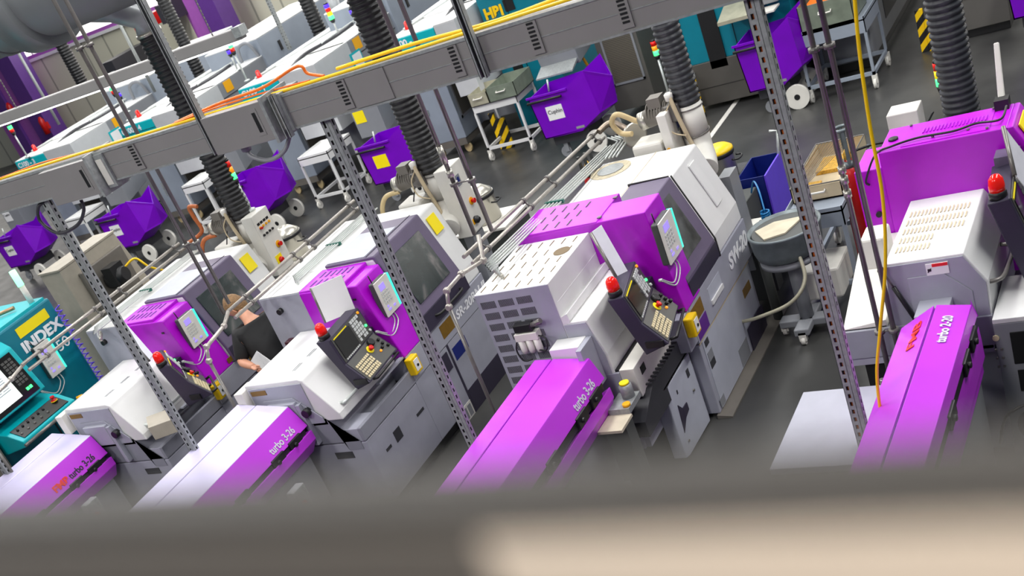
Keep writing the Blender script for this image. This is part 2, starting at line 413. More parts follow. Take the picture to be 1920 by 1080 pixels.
def hand_controller(root, yc, zc, x, h=0.31, w=0.24):
    """slim bar-feed hand set hanging on the purple cover"""
    b = MB(); b.box(x, x + 0.055, yc - w / 2, yc + w / 2, zc - h / 2, zc + h / 2); p = b.build('feeder_handset', 'dark_side', root, bevel=0.01)
    b = MB(); b.box(x + 0.055, x + 0.066, yc - w / 2, yc + w / 2, zc - h / 2, zc + h / 2); b.build('face_plate', 'warm_white', p)
    X = x + 0.067
    b = MB(); b.box(X, X + 0.002, yc - w * .3, yc + w * .1, zc + h * .2, zc + h * .38); b.build('display', 'screen_lilac', p)
    b = MB()
    for r in range(4):
        for c in range(4):
            yy = yc - w * .34 + c * w * .15; zz = zc + h * .10 - r * h * .09; b.box(X, X + 0.003, yy, yy + w * .11, zz, zz + h * .055)
    b.build('keys', 'key_white', p)
    b = MB()
    for (u, v, s) in ((-.3, -.38, .2), (.1, -.38, .16), (-.3, -.28, .1)): b.box(X, X + 0.003, yc + w * u, yc + w * (u + s), zc + h * v, zc + h * (v + .06))
    b.build('function_keys', 'screen_lilac', p)
    b = MB(); b.box(x + 0.03, x + 0.07, yc + w / 2, yc + w / 2 + 0.022, zc - h * .48, zc + h * .48); b.build('light_strip', 'teal_glow', p)
    b = MB(); b.tube(wobble([(x + 0.03, yc - 0.02, zc - h / 2), (x + 0.05, yc - 0.03, zc - h * .72), (x + 0.05, yc - 0.14, zc - h * .9), (x + 0.02, yc - 0.25, zc - h * .62)]), 0.0055, 8); b.build('cable', 'pipe_white', p)
    b = MB(); b.tube(wobble([(x + 0.03, yc + 0.02, zc - h / 2), (x + 0.06, yc - 0.0, zc - h * .78), (x + 0.06, yc - 0.14, zc - h * .97), (x + 0.02, yc - 0.25, zc - h * .66)]), 0.0055, 8); b.build('cable', 'pipe_white', p)
    b = MB(); b.cyl((x, yc - 0.25, zc - h * .64), (x + 0.025, yc - 0.25, zc - h * .64), 0.012); b.build('cable_socket', 'pipe_white', p)
    b = MB(); b.tube([(x + 0.02, yc - w * .3, zc + h / 2), (x + 0.02, yc - w * .3 - 0.01, zc + h / 2 + 0.07)], 0.005, 6); b.build('aerial', 'black', p)
    return p

def yellow_box(root, x, y, z):
    b = MB(); b.box(x, x + 0.07, y, y + 0.12, z, z + 0.15); p = b.build('socket_box', 'yellow', root, bevel=0.01)
    b = MB(); b.box(x + 0.071, x + 0.076, y + 0.025, y + 0.095, z + 0.025, z + 0.125); b.build('lid', 'paper', p, bevel=0.002)
    b = MB(); b.cyl((x + 0.076, y + 0.06, z + 0.07), (x + 0.082, y + 0.06, z + 0.07), 0.012); b.build('socket', 'black', p)

def clear_wallet(root, p0, p1, drop, m='film'):
    """document sleeve hung over the panel on a rod"""
    a = Vector(p0); c = Vector(p1); d = Vector(drop)
    b = MB(); b.cyl(a, c, 0.013, 10); r = b.build('wallet_rod', 'steel', root)
    ring = [a, c, c + d, a + d * 1.02]
    n = (c - a).cross(d).normalized() * 0.006
    b = MB(); b.ext(ring, n); b.build('document_wallet', m, root, bevel=0.002)

# ---- the two alike machines with sloping dark doors --------------------------------
def make_star(loc, label, turned=False):
    R = thing('sliding_head_lathe', label, 'machine', loc, None)
    xR, xL = -5.94, -7.14
    b = MB(); b.box(xL, xR, 7.03, 8.50, 0.10, 0.69); b.mat(1); b.box(xL + .06, xR - .05, 5.9, 8.4, 0, 0.1)
    b.build('base_cabinet', ['lilac_grey', 'black'], R, bevel=0.006)
    b = MB(); b.box(xR, xR + .004, 7.63, 8.27, 0.0, 0.215); b.build('base_recess', 'mauve_dark', R)
    b = MB(); b.box(xR, xR + .006, 7.60, 7.625, 0.0, .69); b.build('panel_seam', 'mauve_dark', R)
    b = MB(); b.box(xR, xR + .004, 7.40, 7.60, 0.0, 0.14); b.mat(1); b.box(xR + .004, xR + .006, 7.42, 7.50, .015, .12); b.box(xR + .004, xR + .006, 7.52, 7.58, .015, .12)
    b.build('jacking_port', ['warm_white', 'machine_grey'], R)
    b = MB(); b.box(xL, xR + .012, 7.03, 8.50, 0.70, 0.925); b.build('name_panel', 'lilac_grey', R, bevel=0.006)
    # white enclosure
    b = MB(); b.py([(xL, .925), (xR + .005, .925), (xR - .01, 1.06), (-6.115, 1.66), (xL, 1.66)], 7.41, 8.50)
    enc = b.build('enclosure', 'white', R, bevel=0.018, seg=3)
    # mauve sliding door wrapping over the top
    S = Vector((-6.10, 0, 1.672)); T = Vector((-5.925, 0, 1.07)); Bm = Vector((-5.915, 0, .93))
    def P(p, y): return (p.x, y, p.z)
    b = MB(); b.py([(-6.64, 1.655), (-6.64, 1.682), (S.x, 1.686), (T.x + .02, T.z), (Bm.x + .02, Bm.z), (Bm.x - .02, Bm.z), (T.x - .03, T.z), (S.x - .03, 1.655)], 7.41, 8.20)
    door = b.build('sliding_door', ['mauve'], R, bevel=0.02, seg=3)
    b = MB(); b.box(-6.19, -6.184, 7.42, 8.2, 1.686, 1.6895); b.build('door_seam', 'mauve_dark', door)
    b = MB(); b.box(-6.61, -6.21, 7.43, 7.985, 1.684, 1.690); b.build('roof_glare_plate', 'lilac_panel', door)  # paler plate paints the glare on the door's mauve top
    # lower dark band of the door and window
    U = Vector((S.x + .003, 0, 1.686)); Vv = Vector((T.x + .023, 0, T.z))
    lerp = lambda t: U + (Vv - U) * t
    n = Vector((Vv.z - U.z, 0, -(Vv.x - U.x))); n = -n.normalized() if n.x > 0 else n.normalized(); n = Vector((abs(n.x), 0, abs(n.z)))
    def slab(t0, t1, y0, y1, off, th):
        A = lerp(t0); B = lerp(t1)
        return [Vector((A.x, y0, A.z)) + n * off, Vector((B.x, y0, B.z)) + n * off, Vector((B.x, y1, B.z)) + n * off, Vector((A.x, y1, A.z)) + n * off], n * th
    b = MB(); r, t = slab(0.16, 0.86, 7.50, 8.06, 0.001, 0.006); b.ext(r, t); b.build('window', 'window_glass', door, bevel=0.003)
    b = MB(); r, t = slab(0.985, 1.0, 7.41, 8.2, 0.0, 0.006); b.ext(r, t); b.ext([(Vv.x + .001, 7.41, Vv.z), (Vv.x + .001, 8.2, Vv.z), (Bm.x + .022, 8.2, Bm.z), (Bm.x + .022, 7.41, Bm.z)], (.005, 0, 0)); b.build('door_foot', 'mauve_dark', door)
    b = MB(); b.tube(wobble([(Vv.x, 7.58, 1.0), (Vv.x + .05, 7.62, 1.0), (Vv.x + .055, 7.8, 1.0), (Vv.x + .05, 8.02, 1.0), (Vv.x, 8.05, 1.0)]), 0.012, 8); b.build('handle', 'black', door)
    b = MB(); r, t = slab(0.04, .20, 8.24, 8.42, -.012, .004); b.ext([(-6.09, 8.26, 1.60), (-6.045, 8.26, 1.44), (-6.045, 8.40, 1.44), (-6.09, 8.40, 1.60)], (.006, 0, .002)); b.build('warning_sign', 'sign_yellow', R)
    # purple guard over the collets
    b = MB(); b.py([(-6.68, .925), (xR + .015, .925), (-6.075, 1.62), (-6.68, 1.64)], 7.02, 7.40); b.build('collet_guard', 'purple', R, bevel=0.012, seg=3)
    b = MB(); b.py([(-6.68, 1.0), (-6.20, 1.0), (-6.20, 1.652), (-6.68, 1.652)], 7.03, 7.42)
    g = b.build('guard_top', 'purple', R, bevel=0.008)
    b = MB()
    for k in range(6):
        b.box(-6.60 + k * .06, -6.585 + k * .06, 7.10, 7.20, 1.652, 1.656); b.box(-6.60 + k * .06, -6.585 + k * .06, 7.25, 7.35, 1.652, 1.656)
    b.build('louvres', 'violet_label', g)
    b = MB(); b.box(xL, -6.68, 7.03, 8.5, .6, 1.645); eb = b.build('end_box', 'lilac_grey', R, bevel=0.008)
    b = MB(); b.box(xL + .004, -6.684, 7.034, 8.2, 1.645, 1.65); b.build('box_lid', 'white', eb)
    b = MB(); b.cyl((-6.95, 7.03, 1.52), (-6.95, 6.99, 1.52), 0.025); b.build('cap', 'black', eb)
    b = MB(); b.box(-6.16, -6.13, 7.012, 7.02, 1.5, 1.515); b.build('latch', 'black', R)
    # headstock cover
    b = MB(); b.py([(-6.87, .95), (-6.87, 1.30), (-6.30, 1.30), (-6.26, 1.285), (-6.24, 1.25), (-6.05, .96), (-6.04, .90), (-6.20, .90), (-6.20, .86), (-6.87, .86)], 6.17, 7.03)
    hc = b.build('headstock_cover', 'white', R, bevel=0.012, seg=3)
    b = MB(); b.box(-6.84, -6.28, 6.160, 6.170, .90, 1.265); b.build('end_plate', 'lilac_grey', hc, bevel=0.004)
    b = MB(); b.py([(-6.74, .9), (-6.74, 1.15), (-6.42, 1.15), (-6.22, .95), (-6.22, .9)], 6.150, 6.160); b.build('access_plate', 'lilac_grey', hc, bevel=0.003)
    b = MB()
    for k in range(3): b.box(-6.45, -6.444, 6.32 + k * .22, 6.44 + k * .22, 1.30, 1.303); b.box(-6.43, -6.424, 6.32 + k * .22, 6.44 + k * .22, 1.30, 1.303)
    b.build('vent_slots', 'machine_grey', hc)
    b = MB(); b.box(-6.82, -6.66, 6.155, 6.16, 1.205, 1.245); b.build('warning_label', 'brown_label', hc)
    b = MB(); b.box(-6.95, -6.86, 6.10, 6.30, 1.08, 1.27); b.build('side_box', 'warm_white', R, bevel=0.006)
    b = MB(); b.tube(wobble([(-6.13, 6.25, 1.0), (-6.06, 6.27, 1.0), (-6.04, 6.3, 1.0), (-6.04, 6.75, 1.0), (-6.06, 6.8, 1.0), (-6.13, 6.8, 1.0)], 4), 0.014, 8); b.build('grab_handle', 'pipe_white', R)
    b = MB(); b.box(-6.70, -6.40, 6.112, 6.16, .92, 1.12); b.build('bar_guide_box', 'lilac_grey', R, bevel=0.006)
    # bed, sills
    b = MB(); b.py([(xL, .69), (xL, .93), (xR - .27, .93), (xR - .20, .80), (xR - .19, .62), (xR - .05, .62), (xR - .05, .69)], 6.17, 7.03); b.build('bed', 'bed_grey', R, bevel=0.004)
    b = MB(); b.box(xR - .20, xR - .002, 6.18, 6.42, .68, .80); b.build('bed_step', 'lilac_grey', R, bevel=0.004)
    b = MB(); b.box(xR - .04, xR + .0, 6.62, 7.05, .925, .94); b.build('tray_edge', 'lilac_grey', R)
    b = MB(); b.px([(6.175, .685), (6.175, .805), (7.03, .805), (7.03, .92), (7.2, .92), (7.2, .685)], xR - .03, xR + .006); b.build('front_sill', 'bed_grey', R, bevel=0.006)
    b = MB(); b.box(xL, xR, 6.175, 7.03, .1, .675); sb = b.build('lower_cabinet', 'lilac_grey', R, bevel=0.006)
    b = MB(); b.box(xR, xR + .004, 6.86, 6.98, .45, .475); b.box(xR, xR + .004, 6.34, 6.42, .46, .485); b.box(xR, xR + .004, 6.50, 6.60, .44, .54); b.build('panel_slots', 'dark_grey', sb)
    b = MB(); b.box(-6.30, -6.12, 6.168, 6.174, .54, .60); b.build('door_pull', 'dark_grey', sb)
    b = MB(); b.box(-6.40, -6.36, 6.115, 6.17, .72, 1.10); b.build('guide_bracket', 'lilac_grey', R, bevel=0.004)
    b = MB(); b.cyl((-6.33, 6.105, 1.02), (-6.33, 6.17, 1.02), 0.035); b.build('bar_spindle', 'black', R)
    yellow_box(R, xR, 7.0, .76)
    near = [(-6.21, 1.445), (-6.07, 1.455), (-6.03, 1.225), (-5.875, 1.04), (-5.87, .98), (-6.035, .99)]
    near = [(-6.21, 1.445), (-6.07, 1.455), (-6.03, 1.225), (-5.875, 1.04), (-6.035, .99)]
    if turned: pendant(R, [(-5.76, 1.43), (-5.61, 1.45), (-5.50, 1.27), (-5.29, 1.12), (-5.66, 1.03)], (-.40, 0.0), 6.45, 6.80)
    else: pendant(R, near, (-.02, .01), 6.45, 6.95)
    b = MB(); b.box(-6.20, -6.10, 6.9, 7.04, 1.15, 1.25); b.build('panel_arm', 'mauve_dark', R)
    hand_controller(R, 7.20, 1.42, -6.03, .30, .20)
    # labels on the name panel
    b = MB(); b.box(xR + .012, xR + .015, 7.60, 7.85, .755, .875); b.build('warning_label', 'brown_label', R)
    b = MB(); b.box(xR + .001, xR + .004, 7.66, 7.90, .505, .625); b.build('notice_label', 'blue_label', R)
    b = MB(); b.box(xR + .012, xR + .014, 7.44, 7.56, .50, .66); b.build('switch_recess', 'mauve_dark', R)
    b = MB(); b.box(xR + .013, xR + .015, 7.34, 7.42, .95, 1.0); b.build('small_label', 'brown_label', R)
    text('model_lettering', 'SR-20RN II', (xR + .014, 7.88, .785), (0, 1, 0), (0, 0, 1), 0.105, 'letter_white', R, shear=.25, bold=.003, width=.60)
    # wallet on the panel
    if turned: clear_wallet(R, (-6.36, 6.80, 1.72), (-6.02, 6.62, 1.44), (.03, .05, .03))
    else: clear_wallet(R, (-6.46, 6.95, 1.70), (-6.46, 6.93, 1.39), (.33, .03, .05), 'paper')
    return R

def window_glass():
    m = bpy.data.materials.new('window_glass'); m.use_nodes = True; nt = m.node_tree; b = nt.nodes['Principled BSDF']
    tc = nt.nodes.new('ShaderNodeTexCoord'); n = nt.nodes.new('ShaderNodeTexNoise'); n.inputs['Scale'].default_value = 3.0; n.inputs['Detail'].default_value = 9; n.inputs['Distortion'].default_value = 1.2
    nt.links.new(tc.outputs['Object'], n.inputs['Vector'])
    cr = nt.nodes.new('ShaderNodeValToRGB'); e = cr.color_ramp.elements
    e[0].position = .42; e[0].color = (0.006, 0.014, 0.016, 1); e[1].position = .72; e[1].color = (0.14, 0.13, 0.13, 1)
    x = e.new(.55); x.color = (0.018, 0.03, 0.032, 1)
    nt.links.new(n.outputs[0], cr.inputs[0]); nt.links.new(cr.outputs[0], b.inputs['Base Color'])
    b.inputs['Roughness'].default_value = .18; MATS['window_glass'] = m
window_glass()
M2 = make_star((-6.54, 7.2, 0), 'mauve-doored lathe with blue notice on its base, just right of the man in black')
M1 = make_star((-6.54, 7.2, 0), 'x', True); M1.location.x -= 2.27
b = MB(); b.ext([(-8.33, 6.30, .93), (-8.12, 6.10, .93), (-8.12, 6.10, 1.06), (-8.33, 6.30, 1.06)], (.20, .10, 0)); b.build('chip_box', 'beige_box', M1, bevel=.005)
b = MB(); b.ext([(-8.21, 6.18, .80), (-8.02, 6.0, .80), (-8.02, 6.0, .84), (-8.21, 6.18, .84)], (.05, .2, 0));
M1['label'] = 'white and mauve lathe whose dark window the man in black bends over'
b = MB(); b.box(-7.02, -6.96, 6.95, 7.03, 1.15, 1.26); b.lathe((-6.99, 6.97, 1.08), [(.02, 0), (.03, .02), (.03, .08)], 12); b.build('oil_cup', 'red_cup', M2, bevel=.006)
b = MB(); b.box(-6.94, -6.84, 6.12, 6.2, .98, 1.07); b.lathe((-6.90, 6.14, .93), [(.03, 0), (.035, .05)], 10); b.build('blue_valve', 'blue_label', M2, bevel=.01)
for o in (M2, M1): o['group'] = 'white and mauve lathes in the front row'

# ---- the larger lathe SW-20 --------------------------------------------------------
R = thing('sliding_head_lathe', 'large white lathe marked SW-20 with slotted white cover and tall purple guard', 'machine', (-4.05, 7.5, 0), 'white and mauve lathes in the front row')
M3 = R
xR, xL = -3.469, -4.67
b = MB(); b.box(xL, xR, 7.18, 8.49, .03, .625); b.build('base_cabinet', 'lilac_grey', R, bevel=.006)
b = MB(); b.box(xR, xR + .005, 7.24, 8.44, .24, .618); b.box(xR, xR + .005, 7.24, 8.06, .04, .24); p = b.build('base_panel', 'lilac_panel', R)
b = MB(); b.box(xR + .005, xR + .010, 8.09, 8.50, .02, .225); b.build('base_recess', 'mauve_dark', R)
b = MB(); b.box(xR + .005, xR + .008, 7.18, 8.49, .622, .63); b.build('panel_seam', 'kraft', R)
b = MB(); b.box(xR + .005, xR + .008, 7.27, 7.35, .55, .60); b.box(xR + .005, xR + .008, 7.26, 7.36, .37, .43); b.build('switch_recess', 'dark_grey', R)
b = MB(); b.box(xR + .005, xR + .008, 7.26, 7.36, .43, .505); b.build('slot_label', 'machine_grey', R)
b = MB(); b.box(xR + .005, xR + .008, 7.80, 8.02, .05, .20); b.box(xR + .005, xR + .008, 7.22, 7.32, .05, .12); b.build('jacking_port', 'machine_grey', R)
b = MB(); b.box(xR + .005, xR + .009, 8.21, 8.39, .437, .51); b.build('warning_label', 'brown_label', R)
b = MB(); b.py([(xR - .02, 0), (xR + .10, 0), (xR + .10, .012), (xR - .02, .03)], 7.15, 8.8); b.build('floor_tray', 'taupe', R)
b = MB(); b.box(xL, xR + .012, 7.18, 8.62, .635, .94); np_ = b.build('name_panel', 'lilac_grey', R, bevel=.005)
b = MB(); b.box(xR + .012, xR + .015, 7.19, 7.42, .785, .90); b.build('warning_label', 'brown_label', np_)
b = MB(); b.box(xR + .012, xR + .015, 7.20, 7.435, .65, .77); b.build('notice_label', 'violet_label', np_)
b = MB(); b.box(xR + .012, xR + .014, 7.575, 7.86, .73, .87); b.build('grip_recess', 'lilac_panel', np_)
b = MB(); b.ext([(xR + .014, 7.58, .735), (xR + .014, 7.85, .735), (xR + .014, 7.85, .77), (xR + .014, 7.58, .77)], (.012, 0, 0)); b.build('grip_lip', 'white', np_)
text('model_lettering', 'SW-20', (xR + .013, 8.09, .755), (0, 1, 0), (0, 0, 1), 0.155, 'letter_white', np_, shear=.2, bold=.006, width=.48)
b = MB(); b.py([(xL, .94), (xR, .94), (xR - .005, 1.088), (-3.665, 1.62), (xL + .20, 1.62), (xL, 1.50)], 7.30, 8.62)
enc = b.build('enclosure', 'white', R, bevel=.015, seg=3)
b = MB(); b.ext([(-3.64, 8.30, 1.56), (-3.51, 8.30, 1.2), (-3.51, 8.42, 1.2), (-3.64, 8.42, 1.56)], (.012, 0, .004)); b.build('recessed_handle', 'white', enc, bevel=.004)
b = MB(); b.lathe((-4.33, 8.42, 1.62), [(.17, 0), (.17, .004)], 28); b.build('stain_ring', 'kraft_ring', enc)
b = MB(); b.lathe((-4.33, 8.42, 1.624), [(.11, 0), (.11, .006)], 24); b.build('port_cover', 'galv', enc)
b = MB(); b.box(-4.0, -3.996, 7.44, 8.62, 1.62, 1.6225); b.build('lid_seam', 'kraft', enc)
b = MB(); b.py([(-3.98, 1.61), (-3.98, 1.632), (-3.65, 1.636), (xR + .012, 1.09), (xR + .014, .945), (xR - .01, .945), (xR - .03, 1.08), (-3.69, 1.61)], 7.30, 7.96)
door = b.build('sliding_door', 'mauve', R, bevel=.008)
def slope(t): return (-3.65 + (xR + .012 + 3.65) * t, 1.636 + (1.09 - 1.636) * t)
def sl(t0, t1, y0, y1, off, th):
    nx, nz = .949, .316
    A = slope(t0); B = slope(t1)
    return [(A[0] + nx * off, y0, A[1] + nz * off), (B[0] + nx * off, y0, B[1] + nz * off), (B[0] + nx * off, y1, B[1] + nz * off), (A[0] + nx * off, y1, A[1] + nz * off)], (nx * th, 0, nz * th)
b = MB(); r, t = sl(.12, .84, 7.36, 7.80, .001, .005); b.ext(r, t); b.build('window', 'window_grey', door)
b = MB(); b.box(xR + .014, xR + .018, 7.30, 7.96, .95, 1.07); b.build('door_foot', 'mauve_dark', door)
b = MB(); b.box(-4.0, -3.665, 7.96, 7.975, 1.61, 1.64)
r, t = sl(0, 1, 7.962, 7.978, 0, .006); b.ext(r, t); b.box(xR + .01, xR + .02, 7.962, 7.978, .94, 1.09); b.build('door_gasket', 'black', door)
# purple guard
b = MB(); b.py([(-4.585, 1.0), (-4.585, 1.70), (-3.525, 1.725), (xR + .02, .935), (xR - .3, .935)], 7.126, 7.44); g = b.build('collet_guard', 'purple', R, bevel=.006)
b = MB(); b.py([(-4.585, 1.3), (-4.585, 1.722), (-3.90, 1.722), (-3.90, 1.3)], 7.128, 7.60); g2 = b.build('guard_top', 'purple', R, bevel=.004)
b = MB()
for r_ in range(3):
    for c_ in range(4): b.box(-4.46 + c_ * .10 + r_ * .02, -4.448 + c_ * .10 + r_ * .02, 7.17 + r_ * .14, 7.26 + r_ * .14, 1.722, 1.7245)
b.build('vent_slots', 'black', g2)
b = MB(); b.box(-3.915, -3.885, 7.18, 7.21, 1.722, 1.73); b.box(-3.915, -3.885, 7.50, 7.53, 1.722, 1.73); b.build('hinge', 'steel', g2)
hand_controller(R, 7.225, 1.475, -3.505, .31, .25)
# slotted white cover
b = MB(); b.box(-4.575, -3.98, 6.37, 7.126, .2, 1.66); cv = b.build('electrical_cover', 'white', R, bevel=.005)
b = MB()
for i in range(6):
    for j in range(5):
        x = -4.535 + i * .095 + (j % 2) * .02; y = 6.40 + j * .15
        if not (i == 4 and j == 3) and not (i < 2 and j == 0 and i == 1 and False): b.box(x, x + .0075, y, y + .085, 1.66, 1.6625)
b.build('vent_slots', 'vent_brown', cv)
b = MB(); b.lathe((-4.09, 6.87, 1.66), [(.062, 0), (.062, .004)], 24); b.build('extract_grille', 'vent_brown', cv)
b = MB(); b.box(-4.572, -3.984, 6.365, 6.37, .25, 1.655); ep = b.build('end_plate', 'lilac_grey', cv)
b = MB()
for i in range(3):
    for j in range(13):
        x = -4.545 + i * .146; z = 1.60 - j * .087
        for k in range(13): b.box(x + k * .0092, x + k * .0092 + .0045, 6.362, 6.366, z - .052, z)
b.build('vent_louvres', 'vent_dark', ep)
b = MB(); b.box(-3.981, -3.977, 6.40, 7.12, 1.50, 1.503); b.build('fold_line', 'paper', cv)
b = MB(); b.py([(-3.985, 1.35), (-3.985, 1.40), (-3.93, 1.42), (-3.92, 1.37), (-3.93, 1.35)], 6.37, 7.126); b.build('cover_lip', 'white', cv, bevel=.004)
# valve block on the end plate
v = MB(); v.box(-4.33, -4.19, 6.30, 6.36, 1.36, 1.42); vb = v.build('air_valve', 'black', R, bevel=.006)
v = MB(); v.box(-4.34, -4.16, 6.29, 6.36, 1.30, 1.355); v.build('manifold', 'warm_white', vb, bevel=.004)
for k in range(3):
    v = MB(); v.lathe((-4.31 + k * .06, 6.315, 1.20), [(.022, 0), (.026, .03), (.026, .10)], 12); v.build('bowl', 'warm_white', vb)
v = MB(); v.cyl((-4.19, 6.32, 1.40), (-4.10, 6.31, 1.43), .018); v.build('elbow', 'steel', vb)
v = MB(); v.tube(wobble([(-4.33, 6.31, 1.32), (-4.36, 6.29, 1.24), (-4.33, 6.28, 1.16), (-4.27, 6.30, 1.15)]), .006, 6); v.tube(wobble([(-4.16, 6.31, 1.32), (-4.10, 6.29, 1.30), (-4.12, 6.28, 1.22), (-4.2, 6.3, 1.22)]), .006, 6); v.build('hose', 'black', vb)
# headstock cover with stepped profile
b = MB(); b.py([(-3.985, .6), (-3.985, 1.354), (-3.80, 1.354), (-3.737, 1.085), (-3.733, .95), (-3.733, .6)], 6.37, 7.12); hc = b.build('headstock_cover', 'white', R, bevel=.006)
b = MB(); b.py([(-3.975, .7), (-3.975, 1.34), (-3.81, 1.34), (-3.752, 1.08), (-3.748, .7)], 6.362, 6.370); b.build('end_plate', 'lilac_grey', hc)
b = MB(); b.box(-4.065, -3.84, 6.212, 6.362, .9, 1.245); b.mat(1); b.box(-3.84, -3.80, 6.16, 6.362, .9, 1.24); b.build('bar_guide_box', ['white', 'lilac_grey'], R, bevel=.004)
b = MB(); b.box(-3.735, -3.70, 6.38, 7.12, .90, .945); b.build('slideway', 'black', R)
b = MB(); b.box(-3.70, -3.59, 6.37, 7.12, .72, .945); b.build('slide_cover', 'warm_white', R, bevel=.004)
b = MB(); b.box(-4.0, -3.70, 6.36, 7.12, .3, .93); b.box(-3.70, -3.66, 6.38, 7.12, .3, .73); b.build('bed', 'lilac_grey', R, bevel=.004)
b = MB(); b.box(-3.592, -3.588, 6.46, 6.54, .84, .90); b.build('slide_slot', 'black', R)
b = MB(); b.px([(6.2, .50), (6.2, .62), (6.45, .74), (7.15, .76), (7.15, .5)], -3.66, -3.545)
for k in range(14): b.box(-3.66, -3.545, 6.46 + k * .05, 6.475 + k * .05, .755, .767)
b.build('chip_conveyor', 'dark_grey', R)
b = MB(); b.box(-3.665, -3.66, 6.5, 7.15, .6, .79); b.ext([(-3.60, 6.45, .70), (-3.545, 6.60, .615), (-3.545, 7.16, .615), (-3.56, 7.16, .70)], (0, 0, .012)); b.build('conveyor_guard', 'lilac_grey', R, bevel=.004)
b = MB(); b.pz([(-3.66, 6.62), (-3.56, 6.62), (-3.545, 6.66), (-3.53, 7.10), (-3.56, 7.17), (-3.66, 7.17)], .02, .61); fc = b.build('front_cover', 'lilac_panel', R, bevel=.006)
b = MB(); b.box(-3.536, -3.528, 6.98, 7.02, .48, .54); b.box(-3.546, -3.538, 6.76, 6.775, .48, .51); b.build('panel_slots', 'dark_grey', fc)
b = MB(); b.ext([(-3.548, 6.68, .20), (-3.540, 6.76, .28), (-3.538, 6.84, .30), (-3.538, 6.84, .36), (-3.542, 6.76, .36), (-3.546, 6.71, .42)], (.008, 0, 0)); b.build('cut_out', 'mauve_dark', fc)
b = MB(); b.cyl((-3.545, 7.0, .36), (-3.522, 7.0, .36), .010); b.cyl((-3.55, 6.70, .12), (-3.535, 6.70, .12), .010); b.build('bolt', 'steel', fc)
b = MB(); b.box(-3.60, -3.46, 7.02, 7.18, .66, .93); b.build('corner_block', 'lilac_grey', R, bevel=.006)
yellow_box(R, -3.46, 7.03, .77)
pendant(R, [(-3.665, 1.42), (-3.545, 1.43), (-3.478, 1.215), (-3.332, 1.04), (-3.52, .975)], (-.10, .012), 6.48, 7.0)
b = MB(); b.box(-3.72, -3.62, 6.95, 7.13, 1.15, 1.25); b.build('panel_arm', 'mauve_dark', R)
clear_wallet(R, (-3.86, 6.93, 1.73), (-3.70, 6.80, 1.36), (.07, .05, .02))

# ---- feeders ------------------------------------------------------------------------
def feeder(y1, prof, top, side, label, lettering, dy=3.4, split=None, logo=None, toggles=False, dark=False, textm='letter_silver'):
    """long bar-feed magazine: prof = (x,z) of left edge, seam, ridge, lower right edge, gap, foot"""
    (xl, zl), (xs, zs), (xr, zr), (xc, zc), (xg, zg) = prof
    y0 = y1 - dy
    R = thing('bar_feeder', label, 'bar feeder', ((xl + xr) / 2, y1 - dy / 2, 0))
    zb = zl - .34
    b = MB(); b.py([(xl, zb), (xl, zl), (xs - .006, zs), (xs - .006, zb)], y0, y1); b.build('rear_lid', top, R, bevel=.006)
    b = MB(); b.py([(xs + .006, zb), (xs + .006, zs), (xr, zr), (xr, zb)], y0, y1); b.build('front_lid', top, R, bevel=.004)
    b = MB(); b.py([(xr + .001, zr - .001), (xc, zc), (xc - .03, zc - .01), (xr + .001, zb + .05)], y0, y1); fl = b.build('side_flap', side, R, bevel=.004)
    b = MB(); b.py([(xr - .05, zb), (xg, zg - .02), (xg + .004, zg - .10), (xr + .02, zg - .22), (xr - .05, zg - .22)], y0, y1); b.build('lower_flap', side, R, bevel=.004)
    b = MB(); b.box(xl + .03, xr - .02, y0 + .1, y1 - .03, .12, zb + .01); b.build('body', 'machine_grey', R)
    b = MB(); b.box(xs - .006, xs + .006, y0, y1 - .002, zs - .05, zs - .02); b.build('lid_gap', 'violet_label', R)
    for yy in (y0 + .4, y1 - .5):
        b = MB(); b.box(xl, xr, yy, yy + .18, 0, .13); b.build('foot', 'dark_grey', R)
    U = Vector((xc - xr, 0, zc - zr))
    if lettering:
        A = Vector((xr, 0, zr)) + U * .82
        text('type_lettering', lettering, (A.x, y1 - .455, A.z), (0, 1, 0), -U, .085, textm, fl, width=.325, bold=.0015)
    if logo:
        A = Vector((xr, 0, zr)) + U * .82
        text('maker_lettering', logo, (A.x, y1 - .66, A.z), (0, 1, 0), -U, .085, 'letter_red', fl, width=.19, bold=.003)
    # black latches in the gap
    for yy in (.22, .46, .95):
        b = MB(); b.box(xc - .06, xc + .012, y1 - yy - .06, y1 - yy + .10, zc - .07, zc + .015); b.cyl((xc, y1 - yy, zc - .03), (xc + .03, y1 - yy, zc - .03), .018); b.build('latch', 'black', R, bevel=.006)
    b = MB(); b.box(xc - .05, xc - .005, y0, y1 - .05, zc - .06, zc - .008); b.build('gap_channel', 'black', R)
    b = MB(); b.cyl(((xs + xr) / 2, y1 - .04, zl - .18), ((xs + xr) / 2, y1 + .005, zl - .18), .03); b.build('bar_tube', 'black', R)
    return R
F3 = feeder(6.2, [(-4.192, 1.196), (-4.056, 1.188), (-3.779, 1.160), (-3.72, .995), (-3.707, .945)], 'purple_feeder', 'purple_feeder', 'bright purple bar feeder, wholly purple, before the lathe with the slotted cover', 'turbo 3-26')
F2 = feeder(6.1, [(-6.958, 1.185), (-6.769, 1.156), (-6.45, 1.113), (-6.355, .922), (-6.34, .90)], 'purple_feeder_sheen', 'purple_feeder', 'bar feeder with sheen-painted top, purple side and silver lettering, behind the middle slotted post', 'turbo 3-26')
F1 = feeder(6.1, [(-9.391, 1.118), (-9.216, 1.097), (-8.897, 1.050), (-8.815, .85), (-8.80, .83)], 'purple_feeder_sheen', 'purple_feeder', 'bar feeder with sheen-painted top, dark and red lettering at the lower left', 'turbo 3-26', logo='FMB', textm='letter_black')
for f in (F1, F2, F3): f['group'] = 'bar feeders in the front row'

